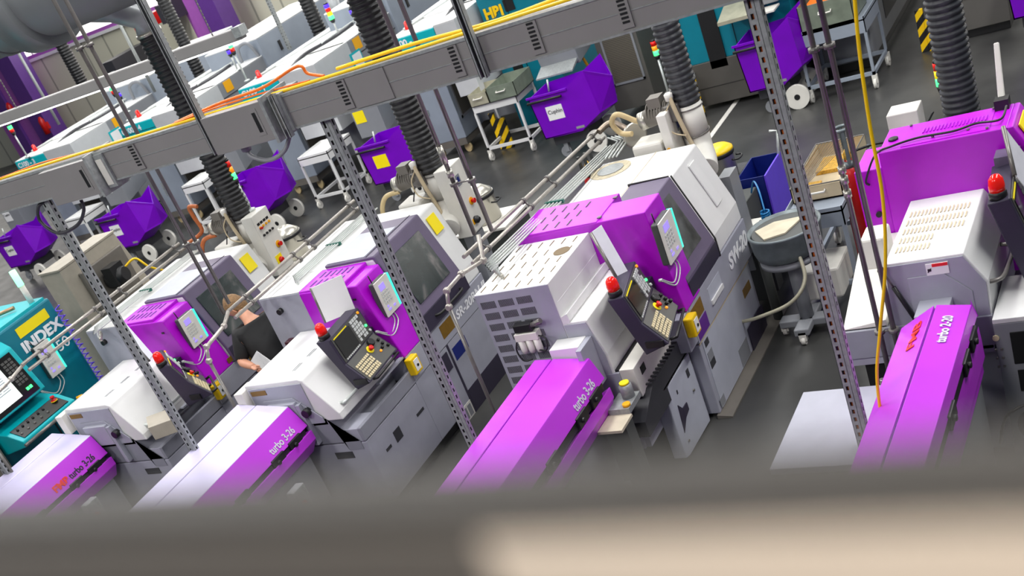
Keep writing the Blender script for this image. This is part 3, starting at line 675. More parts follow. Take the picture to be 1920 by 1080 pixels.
# ---- right-hand lathe ---------------------------------------------------------------
R = thing('sliding_head_lathe', 'white lathe at the right edge with rows of louvres and a big purple guard', 'machine', (-1.6, 7.5, 0)); M4 = R
b = MB(); b.box(-1.93, -1.20, 7.13, 7.50, .9, 1.81); b.py([(-1.20, .9), (-1.20, 1.81), (-1.17, 1.81), (-.86, 1.2), (-.84, .9)], 7.131, 7.50); g = b.build('collet_guard', 'purple', R, bevel=.006)
b = MB(); b.box(-2.10, -1.93, 7.14, 7.50, .9, 1.71); b.build('guard_side_box', 'purple', g, bevel=.006)
b = MB(); b.box(-1.80, -1.30, 7.15, 7.48, 1.81, 1.814); gp = b.build('guard_lid', 'purple', g)
b = MB()
for k in range(18): b.ext([(-1.70 + k * .021, 7.30, 1.814), (-1.695 + k * .021, 7.30, 1.82), (-1.695 + k * .021, 7.38, 1.82), (-1.70 + k * .021, 7.38, 1.814)], (.006, 0, 0))
b.build('louvres', 'purple', gp)
b = MB(); b.lathe((-1.87, 7.30, 1.81), [(.03, 0), (.03, .012), (.02, .014)], 16); b.build('gland', 'black', g)
b = MB(); b.tube(wobble([(-2.02, 7.13, 1.62), (-2.03, 7.12, 1.66), (-1.95, 7.14, 1.80), (-1.85, 7.16, 1.825), (-1.7, 7.2, 1.83), (-1.5, 7.19, 1.83), (-1.38, 7.24, 1.83), (-1.24, 7.2, 1.84), (-1.22, 7.34, 1.86)]), .007, 6); b.build('cable', 'black', R)
b = MB()
for x, y in ((-1.93, 7.14), (-1.62, 7.20), (-1.42, 7.2), (-1.31, 7.16), (-1.31, 7.46), (-1.79, 7.46)): b.lathe((x, y, 1.814), [(.009, 0), (.009, .01)], 8)
b.build('bolt', 'steel', R)
b = MB(); b.lathe((-2.0, 7.135, 1.42), [(.018, 0), (.018, .02)], 14, axis=(0, -1, 0)); b.build('lock', 'black', R)
b = MB(); b.box(-1.185, -1.10, 7.20, 7.46, 1.815, 1.82); 
b = MB(); b.ext([(-1.15, 7.20, 1.785), (-1.05, 7.20, 1.58), (-1.05, 7.42, 1.58), (-1.15, 7.42, 1.785)], (.008, 0, .004)); b.build('warning_sign', 'sign_yellow', g)
b = MB(); b.box(-1.30, -1.22, 7.42, 7.50, 1.81, 1.87); b.build('bracket_foot', 'black', R)
b = MB(); b.ext([(-1.285, 7.48, 1.85), (-1.245, 7.48, 1.85), (-1.255, 7.62, 2.15), (-1.285, 7.62, 2.15)], (0, .02, -.01)); b.build('handset_bracket', 'warm_white', R, bevel=.006)
# headstock cover
b = MB(); b.py([(-1.86, .85), (-1.80, 1.47), (-1.376, 1.47), (-1.273, 1.286), (-1.282, 1.09), (-1.30, .85)], 6.30, 7.13); hc = b.build('headstock_cover', 'white', R, bevel=.006)
b = MB(); b.py([(-1.85, .9), (-1.795, 1.455), (-1.38, 1.455), (-1.285, 1.28), (-1.295, .9)], 6.292, 6.30); b.build('end_plate', 'lilac_grey', hc)
b = MB(); b.py([(-1.70, 1.03), (-1.69, 1.37), (-1.49, 1.37), (-1.36, 1.24), (-1.36, 1.08)], 6.285, 6.292); b.build('access_plate', 'lilac_grey', hc, bevel=.003)
b = MB(); b.box(-1.65, -1.47, 6.10, 6.29, .95, 1.22); b.build('bar_guide_box', 'lilac_grey', hc, bevel=.005)
b = MB()
for r in range(5):
    for k in range(16 if r > 1 else 9): b.ext([(-1.765 + k * .022 + 0, 6.42 + r * .115, 1.47), (-1.760 + k * .022, 6.42 + r * .115, 1.477), (-1.760 + k * .022, 6.49 + r * .115, 1.477), (-1.765 + k * .022, 6.49 + r * .115, 1.47)], (.006, 0, 0))
b.build('louvres', 'kraft', hc)
b = MB(); b.box(-1.58, -1.46, 6.285, 6.29, 1.37, 1.44); lb = b.build('safety_label', 'paper', hc)
b = MB(); b.box(-1.545, -1.462, 6.282, 6.285, 1.42, 1.438); b.build('label_band', 'letter_red', lb)
b = MB(); b.box(-1.572, -1.553, 6.282, 6.285, 1.395, 1.41); b.ext([(-1.575, 6.283, 1.39), (-1.57, 6.283, 1.388), (-1.55, 6.283, 1.412), (-1.555, 6.283, 1.414)], (0, -.002, 0)); b.build('label_symbol', 'black', lb)
b = MB(); g0 = at(1652, 505, y=6.27); g1 = at(1717, 600, y=6.27); gm = g0.lerp(g1, .35); b.tube([g0, gm], .007, 8); b.mat(1); b.tube([gm, g1], .013, 10); b.lathe(g0 - Vector((0, .01, 0)), [(.018, -.01), (.018, .01)], 12, axis=(0, 1, 0)); b.build('gas_strut', ['steel', 'black'], R)
b = MB(); b.tube(wobble([(-1.30, 6.35, 1.25), (-1.22, 6.37, 1.25), (-1.20, 6.5, 1.25), (-1.20, 6.75, 1.25), (-1.28, 6.8, 1.25)], 4), .013, 8); b.build('grab_handle', 'steel', R)
# sloping cover and tank on the left, bed
b = MB(); b.ext([(-2.125, 6.3, 1.085), (-1.86, 6.3, 1.11), (-1.86, 7.13, 1.14), (-2.10, 7.13, 1.30), (-2.0, 6.75, 1.30)], (0, 0, -.04)); 
b = MB(); b.py([(-2.125, 1.0), (-2.125, 1.085), (-1.86, 1.12), (-1.86, 1.0)], 6.30, 6.5); b.px([(6.3, 1.085), (6.95, 1.28), (7.13, 1.28), (7.13, 1.0), (6.3, 1.0)], -2.12, -1.86); b.build('sloping_cover', 'warm_white', R, bevel=.004)
b = MB(); b.box(-2.0, -1.86, 6.6, 6.8, 1.3, 1.50); b.build('oil_bottle', 'warm_white', R, bevel=.015)
b = MB(); b.box(-2.125, -1.28, 6.28, 7.6, .885, 1.075); b.build('bed', 'bed_grey', R, bevel=.005)
b = MB(); b.box(-2.12, -1.3, 6.30, 6.34, .83, .875); b.box(-2.05, -1.2, 6.4, 8.5, .1, .83); b.build('frame', 'lilac_grey', R)
b = MB(); b.box(-2.06, -1.5, 6.36, 6.40, .2, .83); b.build('dark_bay', 'black', R)
for dx, dz in ((0, 0), (.09, .06)):
    b = MB(); b.tube(wobble([(-2.02 + dx, 6.2, .72 + dz), (-2.02 + dx, 6.2, .67 + dz), (-1.97 + dx, 6.2, .655 + dz), (-1.72, 6.2, .66 + dz)], 4), .016, 8); b.build('coolant_pipe', 'bright_steel', R)
b = MB(); b.box(-2.05, -1.2, 7.6, 8.5, .1, 1.25); b.build('rear_cabinet', 'lilac_grey', R, bevel=.006)
b = MB(); b.box(-2.26, -2.04, 8.75, 8.95, 1.17, 1.46); bx = b.build('wall_box', 'warm_white', R, bevel=.008)
b = MB(); b.box(-2.12, -2.06, 8.5, 8.78, 1.2, 1.3); b.build('box_bracket', 'warm_white', R)
pendant(R, [(-1.255, 1.64), (-1.135, 1.655), (-1.06, 1.38), (-.95, 1.1), (-1.10, 1.05)], (-.04, .0), 6.5, 7.02)
b = MB(); b.box(-1.27, -1.14, 6.98, 7.10, 1.56, 1.70); b.build('panel_arm', 'mauve', R)
hand_controller(R, 7.30, 1.60, -1.01)
clear_wallet(R, (-1.20, 7.02, 1.86), (-1.14, 6.78, 1.66), (.12, .03, -.28))
# control desk at the far right
R = thing('control_cabinet', 'grey control cabinet with pale top at the right edge beside the right-most bar feeder', 'cabinet', (-1.1, 6.4, 0))
b = MB(); b.box(-1.27, -.6, 6.2, 6.7, .1, 1.06); b.build('body', 'machine_grey', R, bevel=.005)
b = MB(); b.box(-1.27, -.6, 6.2, 6.7, 1.06, 1.09); b.build('top', 'white', R, bevel=.004)
b = MB(); b.box(-1.19, -.95, 6.19, 6.2, .80, 1.0); b.build('screen', 'screen_dark', R)
b = MB(); b.box(-1.18, -.95, 6.185, 6.19, .62, .76); b.build('display', 'black', R)
for k in range(3):
    for j in range(2):
        b = MB(); b.lathe((-1.275 + j * .03, 6.2, .90 - k * .055), [(.008, 0), (.008, .008)], 8, axis=(0, -1, 0)); b.build('screw', 'steel', R)
b = MB(); b.lathe((-1.265, 6.2, .975), [(.018, 0), (.018, .008)], 16, axis=(0, -1, 0)); b.build('button', 'key_cream', R)
b = MB(); b.lathe((-1.12, 6.1, .45), [(.09, 0), (.09, .02)], 20, axis=(-.3, -1, .3)); b.tube(wobble([(-1.12, 6.1, .6), (-1.25, 6.05, .55), (-1.30, 6.0, .4)]), .01, 6); b.build('hose_reel', 'black', R)

# bar feeder turbo 2-20
F4 = feeder(6.1, [(-1.728, 1.162), (-1.523, 1.281), (-1.337, 1.255), (-1.318, 1.18), (-1.322, 1.14)], 'purple_feeder', 'purple_feeder', 'purple bar feeder with red and silver letters, below the louvred white cover at right', None)
f4l = [c for c in kids(F4) if c.name.startswith('front_lid')][0]; f4r = [c for c in kids(F4) if c.name.startswith('rear_lid')][0]
text('type_lettering', 'turbo 2-20', (-1.41, 5.69, 1.267), (0, 1, 0), (-1, 0, .14), .075, 'letter_silver', f4l, width=.28, bold=.002, lift=.004)
text('maker_lettering', 'FMB', (-1.575, 5.70, 1.254), (0, 1, 0), (-.86, 0, -.5), .075, 'letter_red', f4r, width=.28, bold=.001, lift=.004)
F4['group'] = 'bar feeders in the front row'
b = MB(); b.box(-2.38, -1.80, 5.3, 6.10, .76, .80); b.build
pl = b.build('plate_top', 'lilac_grey', None)
pl.name = 'side_table'
tag(pl, 'plain pale sheet-metal table top in the lower right beside the slotted post', 'table')
bb = MB()
for x, y in ((-2.35, 5.33), (-1.85, 5.33), (-2.35, 6.06), (-1.85, 6.06)): bb.box(x, x + .03, y, y + .03, 0, .76)
bb.build('legs', 'machine_grey', pl)

# ---- teal automatic at the left -----------------------------------------------------
R = thing('turning_centre', 'teal automatic lathe marked INDEX with a lit screen at the left edge', 'machine', (-10.7, 6.2, 0)); M0 = R
xf = -10.0
b = MB(); b.box(-11.6, xf, 5.9, 7.31, .12, 1.96); b.build('body', 'teal', R, bevel=.02)
b = MB(); b.box(-11.55, xf - .03, 5.95, 7.28, 1.96, 1.985); b.build('roof', 'teal_light', R)
b = MB(); b.box(-11.6, xf + .10, 3.4, 5.88, .25, 1.96); d = b.build('front_door', 'taupe', R, bevel=.01)
b = MB(); b.box(xf + .10, xf + .105, 4.6, 5.35, 1.15, 1.6); b.build('window', 'window_grey', d)
b = MB(); b.tube(wobble([(xf + .10, 5.30, 1.08), (xf + .17, 5.30, 1.10), (xf + .17, 5.32, 1.3), (xf + .17, 5.55, 1.32), (xf + .10, 5.56, 1.32)], 5), .016, 8); b.build('handle', 'steel', d)
b = MB(); b.ext([(xf, 5.92, 1.90), (xf + .10, 5.92, 1.82), (xf + .22, 5.92, 1.36), (xf, 5.92, 1.30)], (0, .66, 0)); sp = b.build('screen_housing', 'teal_light', R, bevel=.012)
A = Vector((xf + .10, 0, 1.82)); B = Vector((xf + .22, 0, 1.36)); U = B - A; N = Vector((.967, 0, .252))
def ip(t0, t1, y0, y1, off, th):
    return [Vector((0, y0, 0)) + A + U * t0 + N * off, Vector((0, y0, 0)) + A + U * t1 + N * off, Vector((0, y1, 0)) + A + U * t1 + N * off, Vector((0, y1, 0)) + A + U * t0 + N * off], N * th
b = MB(); r, t = ip(.05, .95, 5.96, 6.52, .001, .006); b.ext(r, t); b.build('screen_frame', 'screen_dark', sp)
b = MB(); r, t = ip(.15, .86, 6.0, 6.32, .007, .003); b.ext(r, t); sc = b.build('screen', 'screen_white', sp)
b = MB(); r, t = ip(.15, .20, 6.0, 6.32, .010, .001); b.ext(r, t); b.build('screen_bar', 'screen_lilac', sc)
b = MB()
for k in range(9): r, t = ip(.26 + k * .045, .275 + k * .045, 6.02, 6.14 + .03 * (k % 3), .010, .001); b.ext(r, t); r, t = ip(.26 + k * .045, .275 + k * .045, 6.19, 6.27, .010, .001); b.ext(r, t)
b.build('screen_text', 'machine_blue_grey', sc)
b = MB()
for k in range(8):
    for j in range(3): r, t = ip(.14 + k * .07, .19 + k * .07, 6.36 + j * .045, 6.395 + j * .045, .007, .004); b.ext(r, t)
b.build('keys', 'panel_grey', sp)
b = MB(); r, t = ip(.78, .84, 6.40, 6.43, .007, .006); b.ext(r, t); r, t = ip(.78, .84, 6.44, 6.47, .007, .006); b.ext(r, t); b.build('lit_keys', 'green_glow', sp)
b = MB(); b.ext([(xf, 5.92, 1.28), (xf + .24, 5.92, 1.24), (xf + .42, 5.92, 1.16), (xf + .42, 5.92, 1.10), (xf, 5.92, 1.02)], (0, .72, 0)); dk = b.build('desk', 'teal_light', R, bevel=.01)
b = MB(); b.ext([(xf + .24, 5.97, 1.243), (xf + .40, 5.97, 1.172), (xf + .40, 6.58, 1.172), (xf + .24, 6.58, 1.243)], (.002, 0, .006)); b.build('key_plate', 'black', dk)
b = MB(); b.cyl((xf + .45, 5.90, 1.13), (xf + .45, 6.68, 1.13), .016); b.build('grip_bar', 'steel', dk)
b = MB(); b.cyl((xf + .40, 6.68, 1.14), (xf + .45, 6.72, 1.14), .02); b.build('grip_end', 'orange_label', dk)
b = MB(); b.lathe((xf + .30, 6.52, 1.23), [(.03, 0), (.03, .012), (.012, .014), (.012, .03), (.024, .036), (.022, .05)], 16); b.build('emergency_stop', ['red'], dk)
b = MB(); b.lathe((xf + .30, 6.52, 1.228), [(.034, 0), (.034, .006)], 16); b.build('stop_collar', 'sign_yellow', dk)
b = MB()
for k in range(5): b.lathe((xf + .35, 6.0 + k * .09, 1.195), [(.014, 0), (.012, .02)], 10)
b.build('knobs', 'letter_white' if False else 'steel', dk)
b = MB()
for k in range(6): b.lathe((xf + .29, 6.02 + k * .07, 1.225), [(.013, 0), (.012, .018)], 10)
b.build('dark_knobs', 'black', dk)
b = MB(); b.box(xf + .002, xf + .006, 6.78, 7.20, 1.80, 1.90); b.build('warning_sign', 'sign_yellow', R)
text('maker_lettering', 'INDEX', (xf, 6.74, 1.66), (0, 1, 0), (0, 0, 1), .145, 'letter_white', R, width=.55, bold=.006, lift=.004)
text('type_lettering', '50', (xf, 7.08, 1.47), (0, 1, 0), (0, 0, 1), .15, 'letter_white', R, width=.16, lift=.004)
p = hand_controller(R, 6.90, 1.50, xf, .34, .19)
b = MB(); b.box(xf, xf + .004, 6.58, 6.60, .15, 1.05); b.build('door_gap', 'black', R)
b = MB(); b.box(xf + .002, xf + .006, 6.02, 6.16, .62, .78); b.build('notice', 'paper', R)
b = MB(); b.lathe((xf, 6.34, .62), [(.07, 0), (.07, .006)], 22, axis=(1, 0, 0)); b.build('port_cover', 'wood', R)
b = MB(); b.cyl((-10.12, 7.2, 1.97), (-10.12, 7.2, 2.17), .03); b.build('lamp_post', 'warm_white', R)
b = MB(); b.cyl((-10.12, 7.2, 2.17), (-10.12, 7.2, 2.33), .034); b.build('signal_light', 'green_lit', R)
b = MB(); b.tube([(-11.2, 6.2, 2.02), (-10.35, 6.95, 2.02), (-10.2, 7.05, 2.02)], .02, 8); b.build('roof_pipe', 'copper', R)
b = MB(); b.tube([(xf + .05 + .03 * math.cos(a * .9), 7.30 + .03 * math.sin(a * .9), 1.86 - a * .0078) for a in range(140)], .006, 5); b.build('coiled_hose', 'violet_hose', R)

# chip conveyor behind the teal machine
R = thing('chip_conveyor', 'beige chip conveyor rising behind the teal automatic lathe', 'conveyor', (-10.9, 9.3, 0))
q0 = at(100, 513, z=1.25); 
b = MB(); b.px([(8.40, .0), (8.40, 1.84), (9.35, 1.84), (9.7, .0)], -11.42, -11.08); b.build('inclined_case', 'beige_box', R, bevel=.01)
b = MB(); b.box(-11.43, -11.07, 8.39, 9.36, 1.84, 1.86); b.build('cover', 'beige_box', R)
b = MB(); b.box(-11.08, -11.02, 8.6, 9.3, .2, 1.7); b.px([(8.5, .2), (8.5, .95), (9.9, 1.1), (9.9, .2)], -11.02, -10.45); b.build('tank', 'taupe', R, bevel=.01)
b = MB(); b.lathe((-11.02, 8.9, 1.45), [(.10, 0), (.12, .05), (.12, .20), (.08, .26)], 16, axis=(1, .2, .1)); b.box(-10.95, -10.8, 8.8, 9.0, 1.4, 1.62); b.build('motor', 'rubber', R)
b = MB(); b.tube(wobble([(-10.85, 9.0, 1.5), (-10.75, 9.15, 1.55), (-10.65, 9.2, 1.4), (-10.6, 9.4, 1.2), (-10.7, 9.3, 1.12), (-10.55, 9.5, 1.12)]), .014, 6); b.build('cable', 'cable_yellow', R)

# ---- mist extractors on the backs of the lathes --------------------------------------
def extractor(x, y, label, style):
    R = thing('mist_extractor', label, 'extractor', (x, y, 0), 'mist extractors behind the front row of lathes')
    cx0 = x + .10 if style < 2 else x - .20
    b = MB(); b.box(cx0, cx0 + (.14 if style < 2 else .08), y - (.16 if style < 2 else .22), y + (.12 if style < 2 else .02), 1.24, 1.88); cb = b.build('switch_cabinet', 'warm_white', R, bevel=.008)
    X = cx0 + (.14 if style < 2 else .08)
    if style == 0:
        b = MB()
        for k in range(4): b.lathe((X, y - .10 + k * .05, 1.74), [(.012, 0), (.012, .016)], 10, axis=(1, 0, 0))
        b.build('orange_lamps', 'orange_label', cb)
        b = MB()
        for k in range(4): b.lathe((X, y - .10 + k * .05, 1.66), [(.012, 0), (.012, .016)], 10, axis=(1, 0, 0)); b.box(X, X + .002, y - .12 + k * .05, y - .08 + k * .05, 1.765, 1.79)
        b.build('dark_switches', 'black', cb)
        b = MB(); b.lathe((X, y - .10, 1.735), [(.014, 0), (.012, .03)], 12, axis=(1, 0, 0)); b.lathe((X, y - .04, 1.36), [(.03, 0), (.03, .02), (.02, .035)], 16, axis=(1, 0, 0)); b.build('red_switch', 'red', cb)
        b = MB(); b.box(X, X + .003, y - .10, y - .0, 1.33, 1.42); b.build('switch_label', 'sign_yellow', cb)
    else:
        b = MB(); b.box(X, X + .004, y - .07, y + .0, 1.68, 1.78); b.mat(1); b.box(X + .004, X + .006, y - .055, y - .02, 1.70, 1.76); b.build('display', ['machine_grey', 'blue_label'], cb)
        b = MB(); b.lathe((X, y - .02, 1.34), [(.034, 0), (.034, .03), (.018, .034), (.018, .05)], 14, axis=(1, 0, 0)); b.build('rotary_switch', 'black', cb)
        b = MB(); b.box(X, X + .003, y - .07, y - .02, 1.31, 1.36); b.build('switch_label', 'orange_label', cb)
    if style == 2: y -= .12
    b = MB(); b.lathe((X, y + .03, 1.50), [(.035, 0), (.035, .006)], 18, axis=(1, 0, 0)); b.build('stop_collar', 'orange_label', cb)
    b = MB(); b.lathe((X + .006, y + .03, 1.50), [(.014, 0), (.014, .02), (.024, .024), (.022, .036)], 14, axis=(1, 0, 0)); b.build('emergency_stop', 'red', cb)
    if style == 2: y += .12
    b = MB(); b.tube([(x, y, 1.86), (x, y, 1.60)], .10, 20); b.tube(wobble([(x, y, 1.60), (x + .01, y - .03, 1.50), (x + .05, y - .12, 1.42), (x + .08, y - .22, 1.38)], 4), .098, 20); b.build('suction_elbow', 'warm_white', R)
    b = MB(); b.tube([(x + .104 * math.cos(a * .3), y + .104 * math.sin(a * .3), 1.62 + .01 * math.sin(a * .3)) for a in range(21)], .006, 5, closed=True); b.tube([(x + .104 * math.cos(a * .3), y + .104 * math.sin(a * .3), 1.83) for a in range(21)], .006, 5, closed=True); b.build('pipe_clamp', 'steel', R)
    b = MB(); b.box(x - .36 - (.12 if style == 2 else 0), x - .12 - (.1 if style == 2 else 0), y - .22, y + .02, 1.36, 1.68); bx = b.build('terminal_box', 'warm_white', R, bevel=.02)
    b = MB(); b.box(x - .31, x - .10, y - .22, y + .02, .55, 1.34); b.box(x + .1, x + .2, y - .1, y + .1, .4, 1.24); b.build('stand', 'machine_grey', R)
    b = MB(); b.ext([(x - .22, y - .222, 1.38), (x - .12, y - .222, 1.38), (x - .19, y - .222, 1.47)], (0, -.004, 0)); b.lathe((x - .17, y - .22, 1.60), [(.016, 0), (.016, .005)], 14, axis=(0, -1, 0)); b.build('warning_label', 'orange_label', bx)
    # pump motor with pale hose
    mx, mz = x - .24, 1.86
    b = MB(); b.tube([(mx + .10, y - .05, mz + .0), (mx - .10, y - .06, mz - .03)], .075, 16)
    for k in range(7): b.tube([(mx + .08 - k * .025, y - .05, mz), (mx + .072 - k * .025, y - .05, mz)], .083, 16)
    b.box(mx - .05, mx + .06, y - .11, y + .01, mz + .05, mz + .13); b.build('pump_motor', 'taupe', R)
    b = MB(); b.tube([(mx - .10, y - .06, mz - .03), (mx - .16, y - .063, mz - .04)], .072, 18); b.build('motor_end', 'bright_steel', R)
    b = MB(); b.box(mx + .06, mx + .20, y - .12, y + .04, mz - .09, mz + .05); b.tube([(mx + .1, y, mz - .1), (mx + .1, y, 1.35)], .03, 8); b.cyl((mx + .14, y - .05, mz + .03), (mx + .15, y - .06, mz + .12), .03); b.build('pump_body', 'steel', R, bevel=.01)
    b = MB(); b.tube(wobble([(mx - .12, y - .10, mz - .09), (mx - .26, y - .14, mz - .10), (mx - .33, y - .18, mz - .22), (mx - .30, y - .20, mz - .36), (mx - .24, y - .22, mz - .38)] if style < 2 else [(mx - .12, y - .08, mz - .06), (mx - .2, y - .1, mz + .0), (mx - .3, y - .15, mz + .09), (mx - .38, y - .12, mz + .02), (mx - .34, y - .1, mz - .08), (mx - .24, y - .12, mz - .1)]), .022, 10); b.build('pump_hose', 'rubber_cream' if style else 'orange_hose', R)
    b = MB(); b.tube(wobble([(x - .08, y - .13, 1.98), (x - .05, y - .14, 1.80), (x - .02, y - .13, 1.62), (x + .02, y - .15, 1.50)]), .018, 8); b.tube(wobble([(x - .1, y - .12, 1.92), (x - .15, y - .16, 1.84), (x - .12, y - .18, 1.72), (x - .02, y - .16, 1.66)]), .006, 6); b.build('bleed_tube', 'kraft', R)
    b = MB(); b.tube(wobble([(x - .14, y - .15, 1.80), (x - .2, y - .22, 1.6), (x - .08, y - .24, 1.5), (x + .04, y - .20, 1.48)]), .006, 6); b.build('cable', 'black', R)
    b = MB(); b.lathe((x - .09, y - .12, 1.95), [(.03, 0), (.035, .05), (.02, .06)], 12); b.build('valve_cap', 'warm_white', R)
    return R
extractor(-8.50, 8.72, 'white mist extractor with two rows of small buttons, behind the man in black', 0)
extractor(-6.16, 8.74, 'white mist extractor with a small display and black rotary switch, behind the middle lathe', 1)
E3 = extractor(-3.74, 8.88, 'white mist extractor with looped cream hose, behind the lathe marked SW-20', 2)

def signal_tower(p, h, ztop, label, order=('green_glow', 'orange_glow', 'red_glow'), r=.03, lh=.062):
    """three-colour lamp stack on a pole standing at p, lamps up to ztop"""
    x, y, z = p
    R = thing('signal_lamp', label, 'signal lamp', (x, y, z))
    b = MB(); b.lathe((x, y, z), [(.05, 0), (.05, .02), (.02, .03)], 14); b.cyl((x, y, z + .02), (x, y, ztop - lh * len(order) - .03), .016, 10); b.build('pole', 'pipe_white', R)
    z0 = ztop - lh * len(order)
    b = MB(); b.lathe((x, y, z0 - .05), [(r * .7, 0), (r * 1.05, .05)], 14); b.lathe((x, y, ztop), [(r, 0), (r * .8, .02)], 14); b.build('housing', 'black', R)
    for k, m in enumerate(order):
        b = MB(); b.lathe((x, y, z0 + k * lh), [(r, .002), (r, lh - .002)], 14); b.build('%s_lens' % m.split('_')[0], m, R)
    return R
signal_tower((-8.40, 8.76, 1.88), 0, 2.41, 'red amber and green signal lamp on a white pole, above the extractor with small buttons')
signal_tower((-6.10, 8.80, 1.88), 0, 2.44, 'red amber and green signal lamp half behind the ribbed hose over the middle lathe')

# ---- steel pots, drum, stand --------------------------------------------------------
def pot(c, r, h, lid, label, lidm, cat='pot'):
    R = thing('lidded_pot', label, cat, c)
    x, y, z = c
    b = MB(); b.lathe(c, [(r * .92, 0), (r, .01), (r, h), (r * 1.04, h + .01)], 28); b.build('body', 'bright_steel', R)
    b = MB(); b.lathe(c, [(r * 1.05, h - .03), (r * 1.08, h - .02), (r * 1.08, h + .005), (r * 1.0, h + .01)], 28); b.build('clamp_ring', 'black', R)
    b = MB(); b.lathe(c, lid, 28); b.build('lid', lidm, R)
    for s in (-1, 1):
        b = MB(); b.tube(wobble([(x + s * r, y - .06, z + h * .7), (x + s * (r + .06), y - .05, z + h * .68), (x + s * (r + .06), y + .05, z + h * .68), (x + s * r, y + .06, z + h * .7)], 4), .009, 6); b.build('handle', 'black', R)
    return R
def stand(c, w, d, h, label, top='warm_white'):
    R = thing('equipment_stand', label, 'stand', (c[0], c[1], 0))
    x, y = c
    b = MB(); b.box(x - w / 2, x + w / 2, y - d / 2, y + d / 2, h - .03, h); b.build('top', top, R, bevel=.005)
    b = MB(); b.box(x - w / 2 + .02, x + w / 2 - .02, y - d / 2 + .02, y + d / 2 - .02, .0, h - .03); b.build('tank', 'dark_side', R, bevel=.005)
    return R
for k, (px, py) in enumerate([(556, 478), (913, 410)]):
    c = at(px, py, z=.62)
    stand((c.x, c.y), .75, .6, .6, ['low dark tank with pale top under the left-hand steel pot', 'low dark tank with pale top under the steel pot behind the middle lathe'][k])
    r = .17
    pot((c.x, c.y, .6), r, .30, [(r * 1.02, .30), (r * .98, .33), (r * .45, .40), (r * .4, .40), (r * .36, .385), (.001, .385)], ['ribbed-lid steel pot at left, half behind the steel pipes', 'steel pot with domed lid behind the slotted white cover'][k], 'bright_steel')
R = thing('equipment_stand', 'black coolant tank under the pot with the yellow lid', 'stand', (-4.0, 9.8, 0))
b = MB(); b.box(-4.30, -3.87, 9.45, 10.15, .05, .84); b.build('tank', 'dark_grey', R, bevel=.008)
b = MB(); b.box(-3.87, -3.66, 9.20, 9.60, .05, .80); b.build('side_tank', 'dark_side', R, bevel=.008)
b = MB(); b.tube([(-3.80, 9.4, .80), (-3.80, 9.4, .88), (-3.72, 9.4, .88)], .012, 8); b.build('brass_tap', 'brass_chips', R)
pot((-4.02, 9.86, .84), .135, .24, [(.145, .24), (.14, .265), (.10, .295), (.06, .305), (.001, .308)], 'steel pot with bright yellow lid behind the lathe marked SW-20', 'yellow')
b = MB(); b.box(-3.78, -3.46, 8.75, 9.25, .60, .66); b.mat(1); b.box(-3.74, -3.50, 8.8, 9.2, .1, .60); tag(b.build('filter_box', ['warm_white', 'dark_side'], None, bevel=.01), 'black filter box with a pale lid at the right end of the lathe marked SW-20', 'tank')

# ================================================================== overhead: trunking, posts, pipes, hoses
R = thing('cable_trunking', 'long grey metal cable trunking hung overhead with slotted vents and junction boxes', 'trunking', (-5, 5.45, 3.28))
b = MB(); b.box(-12, 0.6, 5.42, 5.56, 3.28, 3.475); b.build('channel', 'trunk_grey', R, bevel=.003)
b = MB(); b.box(-12, .6, 5.413, 5.42, 3.463, 3.480); b.box(-12, .6, 5.413, 5.42, 3.276, 3.286); b.box(-12, .6, 5.416, 5.42, 3.372, 3.376); b.build('rim', 'galv', R)
for xv in (-6.42 + .55, -4.165, -3.42, -2.948, -2.46, -8.4, -1.2):
    b = MB(); b.box(xv - .03, xv + .035, 5.410, 5.42, 3.30, 3.46); p = b.build('vent_plate', 'trunk_grey', R)
    b = MB()
    for k in range(7): b.box(xv - .018, xv + .020, 5.408, 5.410, 3.445 - k * .02, 3.456 - k * .02)
    b.build('slots', 'black', p)
for (x0, x1, z0, z1) in ((-5.18, -4.69, 3.265, 3.49), (-6.72, -6.24, 3.235, 3.465)):
    b = MB(); b.box(x0, x1, 5.36, 5.43, z0, z1); p = b.build('junction_box', 'trunk_grey', R, bevel=.003)
    b = MB(); b.box(x1 - .10, x1 - .075, 5.355, 5.36, z0 + .06, z1 - .05); b.build('slot', 'black', p)
    b = MB(); b.box(x1 - .115, x1 - .06, 5.357, 5.36, z0 + .04, z1 - .03); b.build('slot_frame', 'trunk_grey', p)
    b = MB(); b.box(x1 + .0, x1 + .022, 5.34, 5.60, z0 - .02, z1 + .02); b.box(x1 + .03, x1 + .11, 5.40, 5.60, z0 + .01, z1 - .0); b.build('end_flange', 'galv', R)
    b = MB(); b.box(x1 + .035, x1 + .09, 5.395, 5.40, z0 + .03, z1 - .03); b.build('flange_cover', 'warm_white', p)
b = MB(); b.box(-4.12, -3.86, 5.412, 5.42, 3.29, 3.46); b.build('joint_plate', 'trunk_grey', R)
def cable(name, m, y, z, x0, x1, r, label, sag=.012, seed=1):
    rnd = random.Random(seed); pts = []; n = 9
    for i in range(n + 1):
        t = i / n; pts.append((x0 + (x1 - x0) * t, y + rnd.uniform(-.02, .02), z + rnd.uniform(0, sag)))
    b = MB(); b.tube(wobble(pts, 4), r, 7); return tag(b.build(name, m), label, 'cable')
cable('power_cable', 'cable_yellow', 5.45, 3.485, -12, .5, .009, 'thick yellow cable lying along the near edge of the overhead trunking', seed=2)
cable('power_cable', 'cable_yellow', 5.50, 3.490, -4.2, .5, .010, 'second yellow cable on the right part of the overhead trunking', .03, seed=3)
cable('power_cable', 'cable_orange', 5.47, 3.488, -8.0, -4.4, .005, 'thin orange cable lying on the overhead trunking at the left', .02, seed=4)
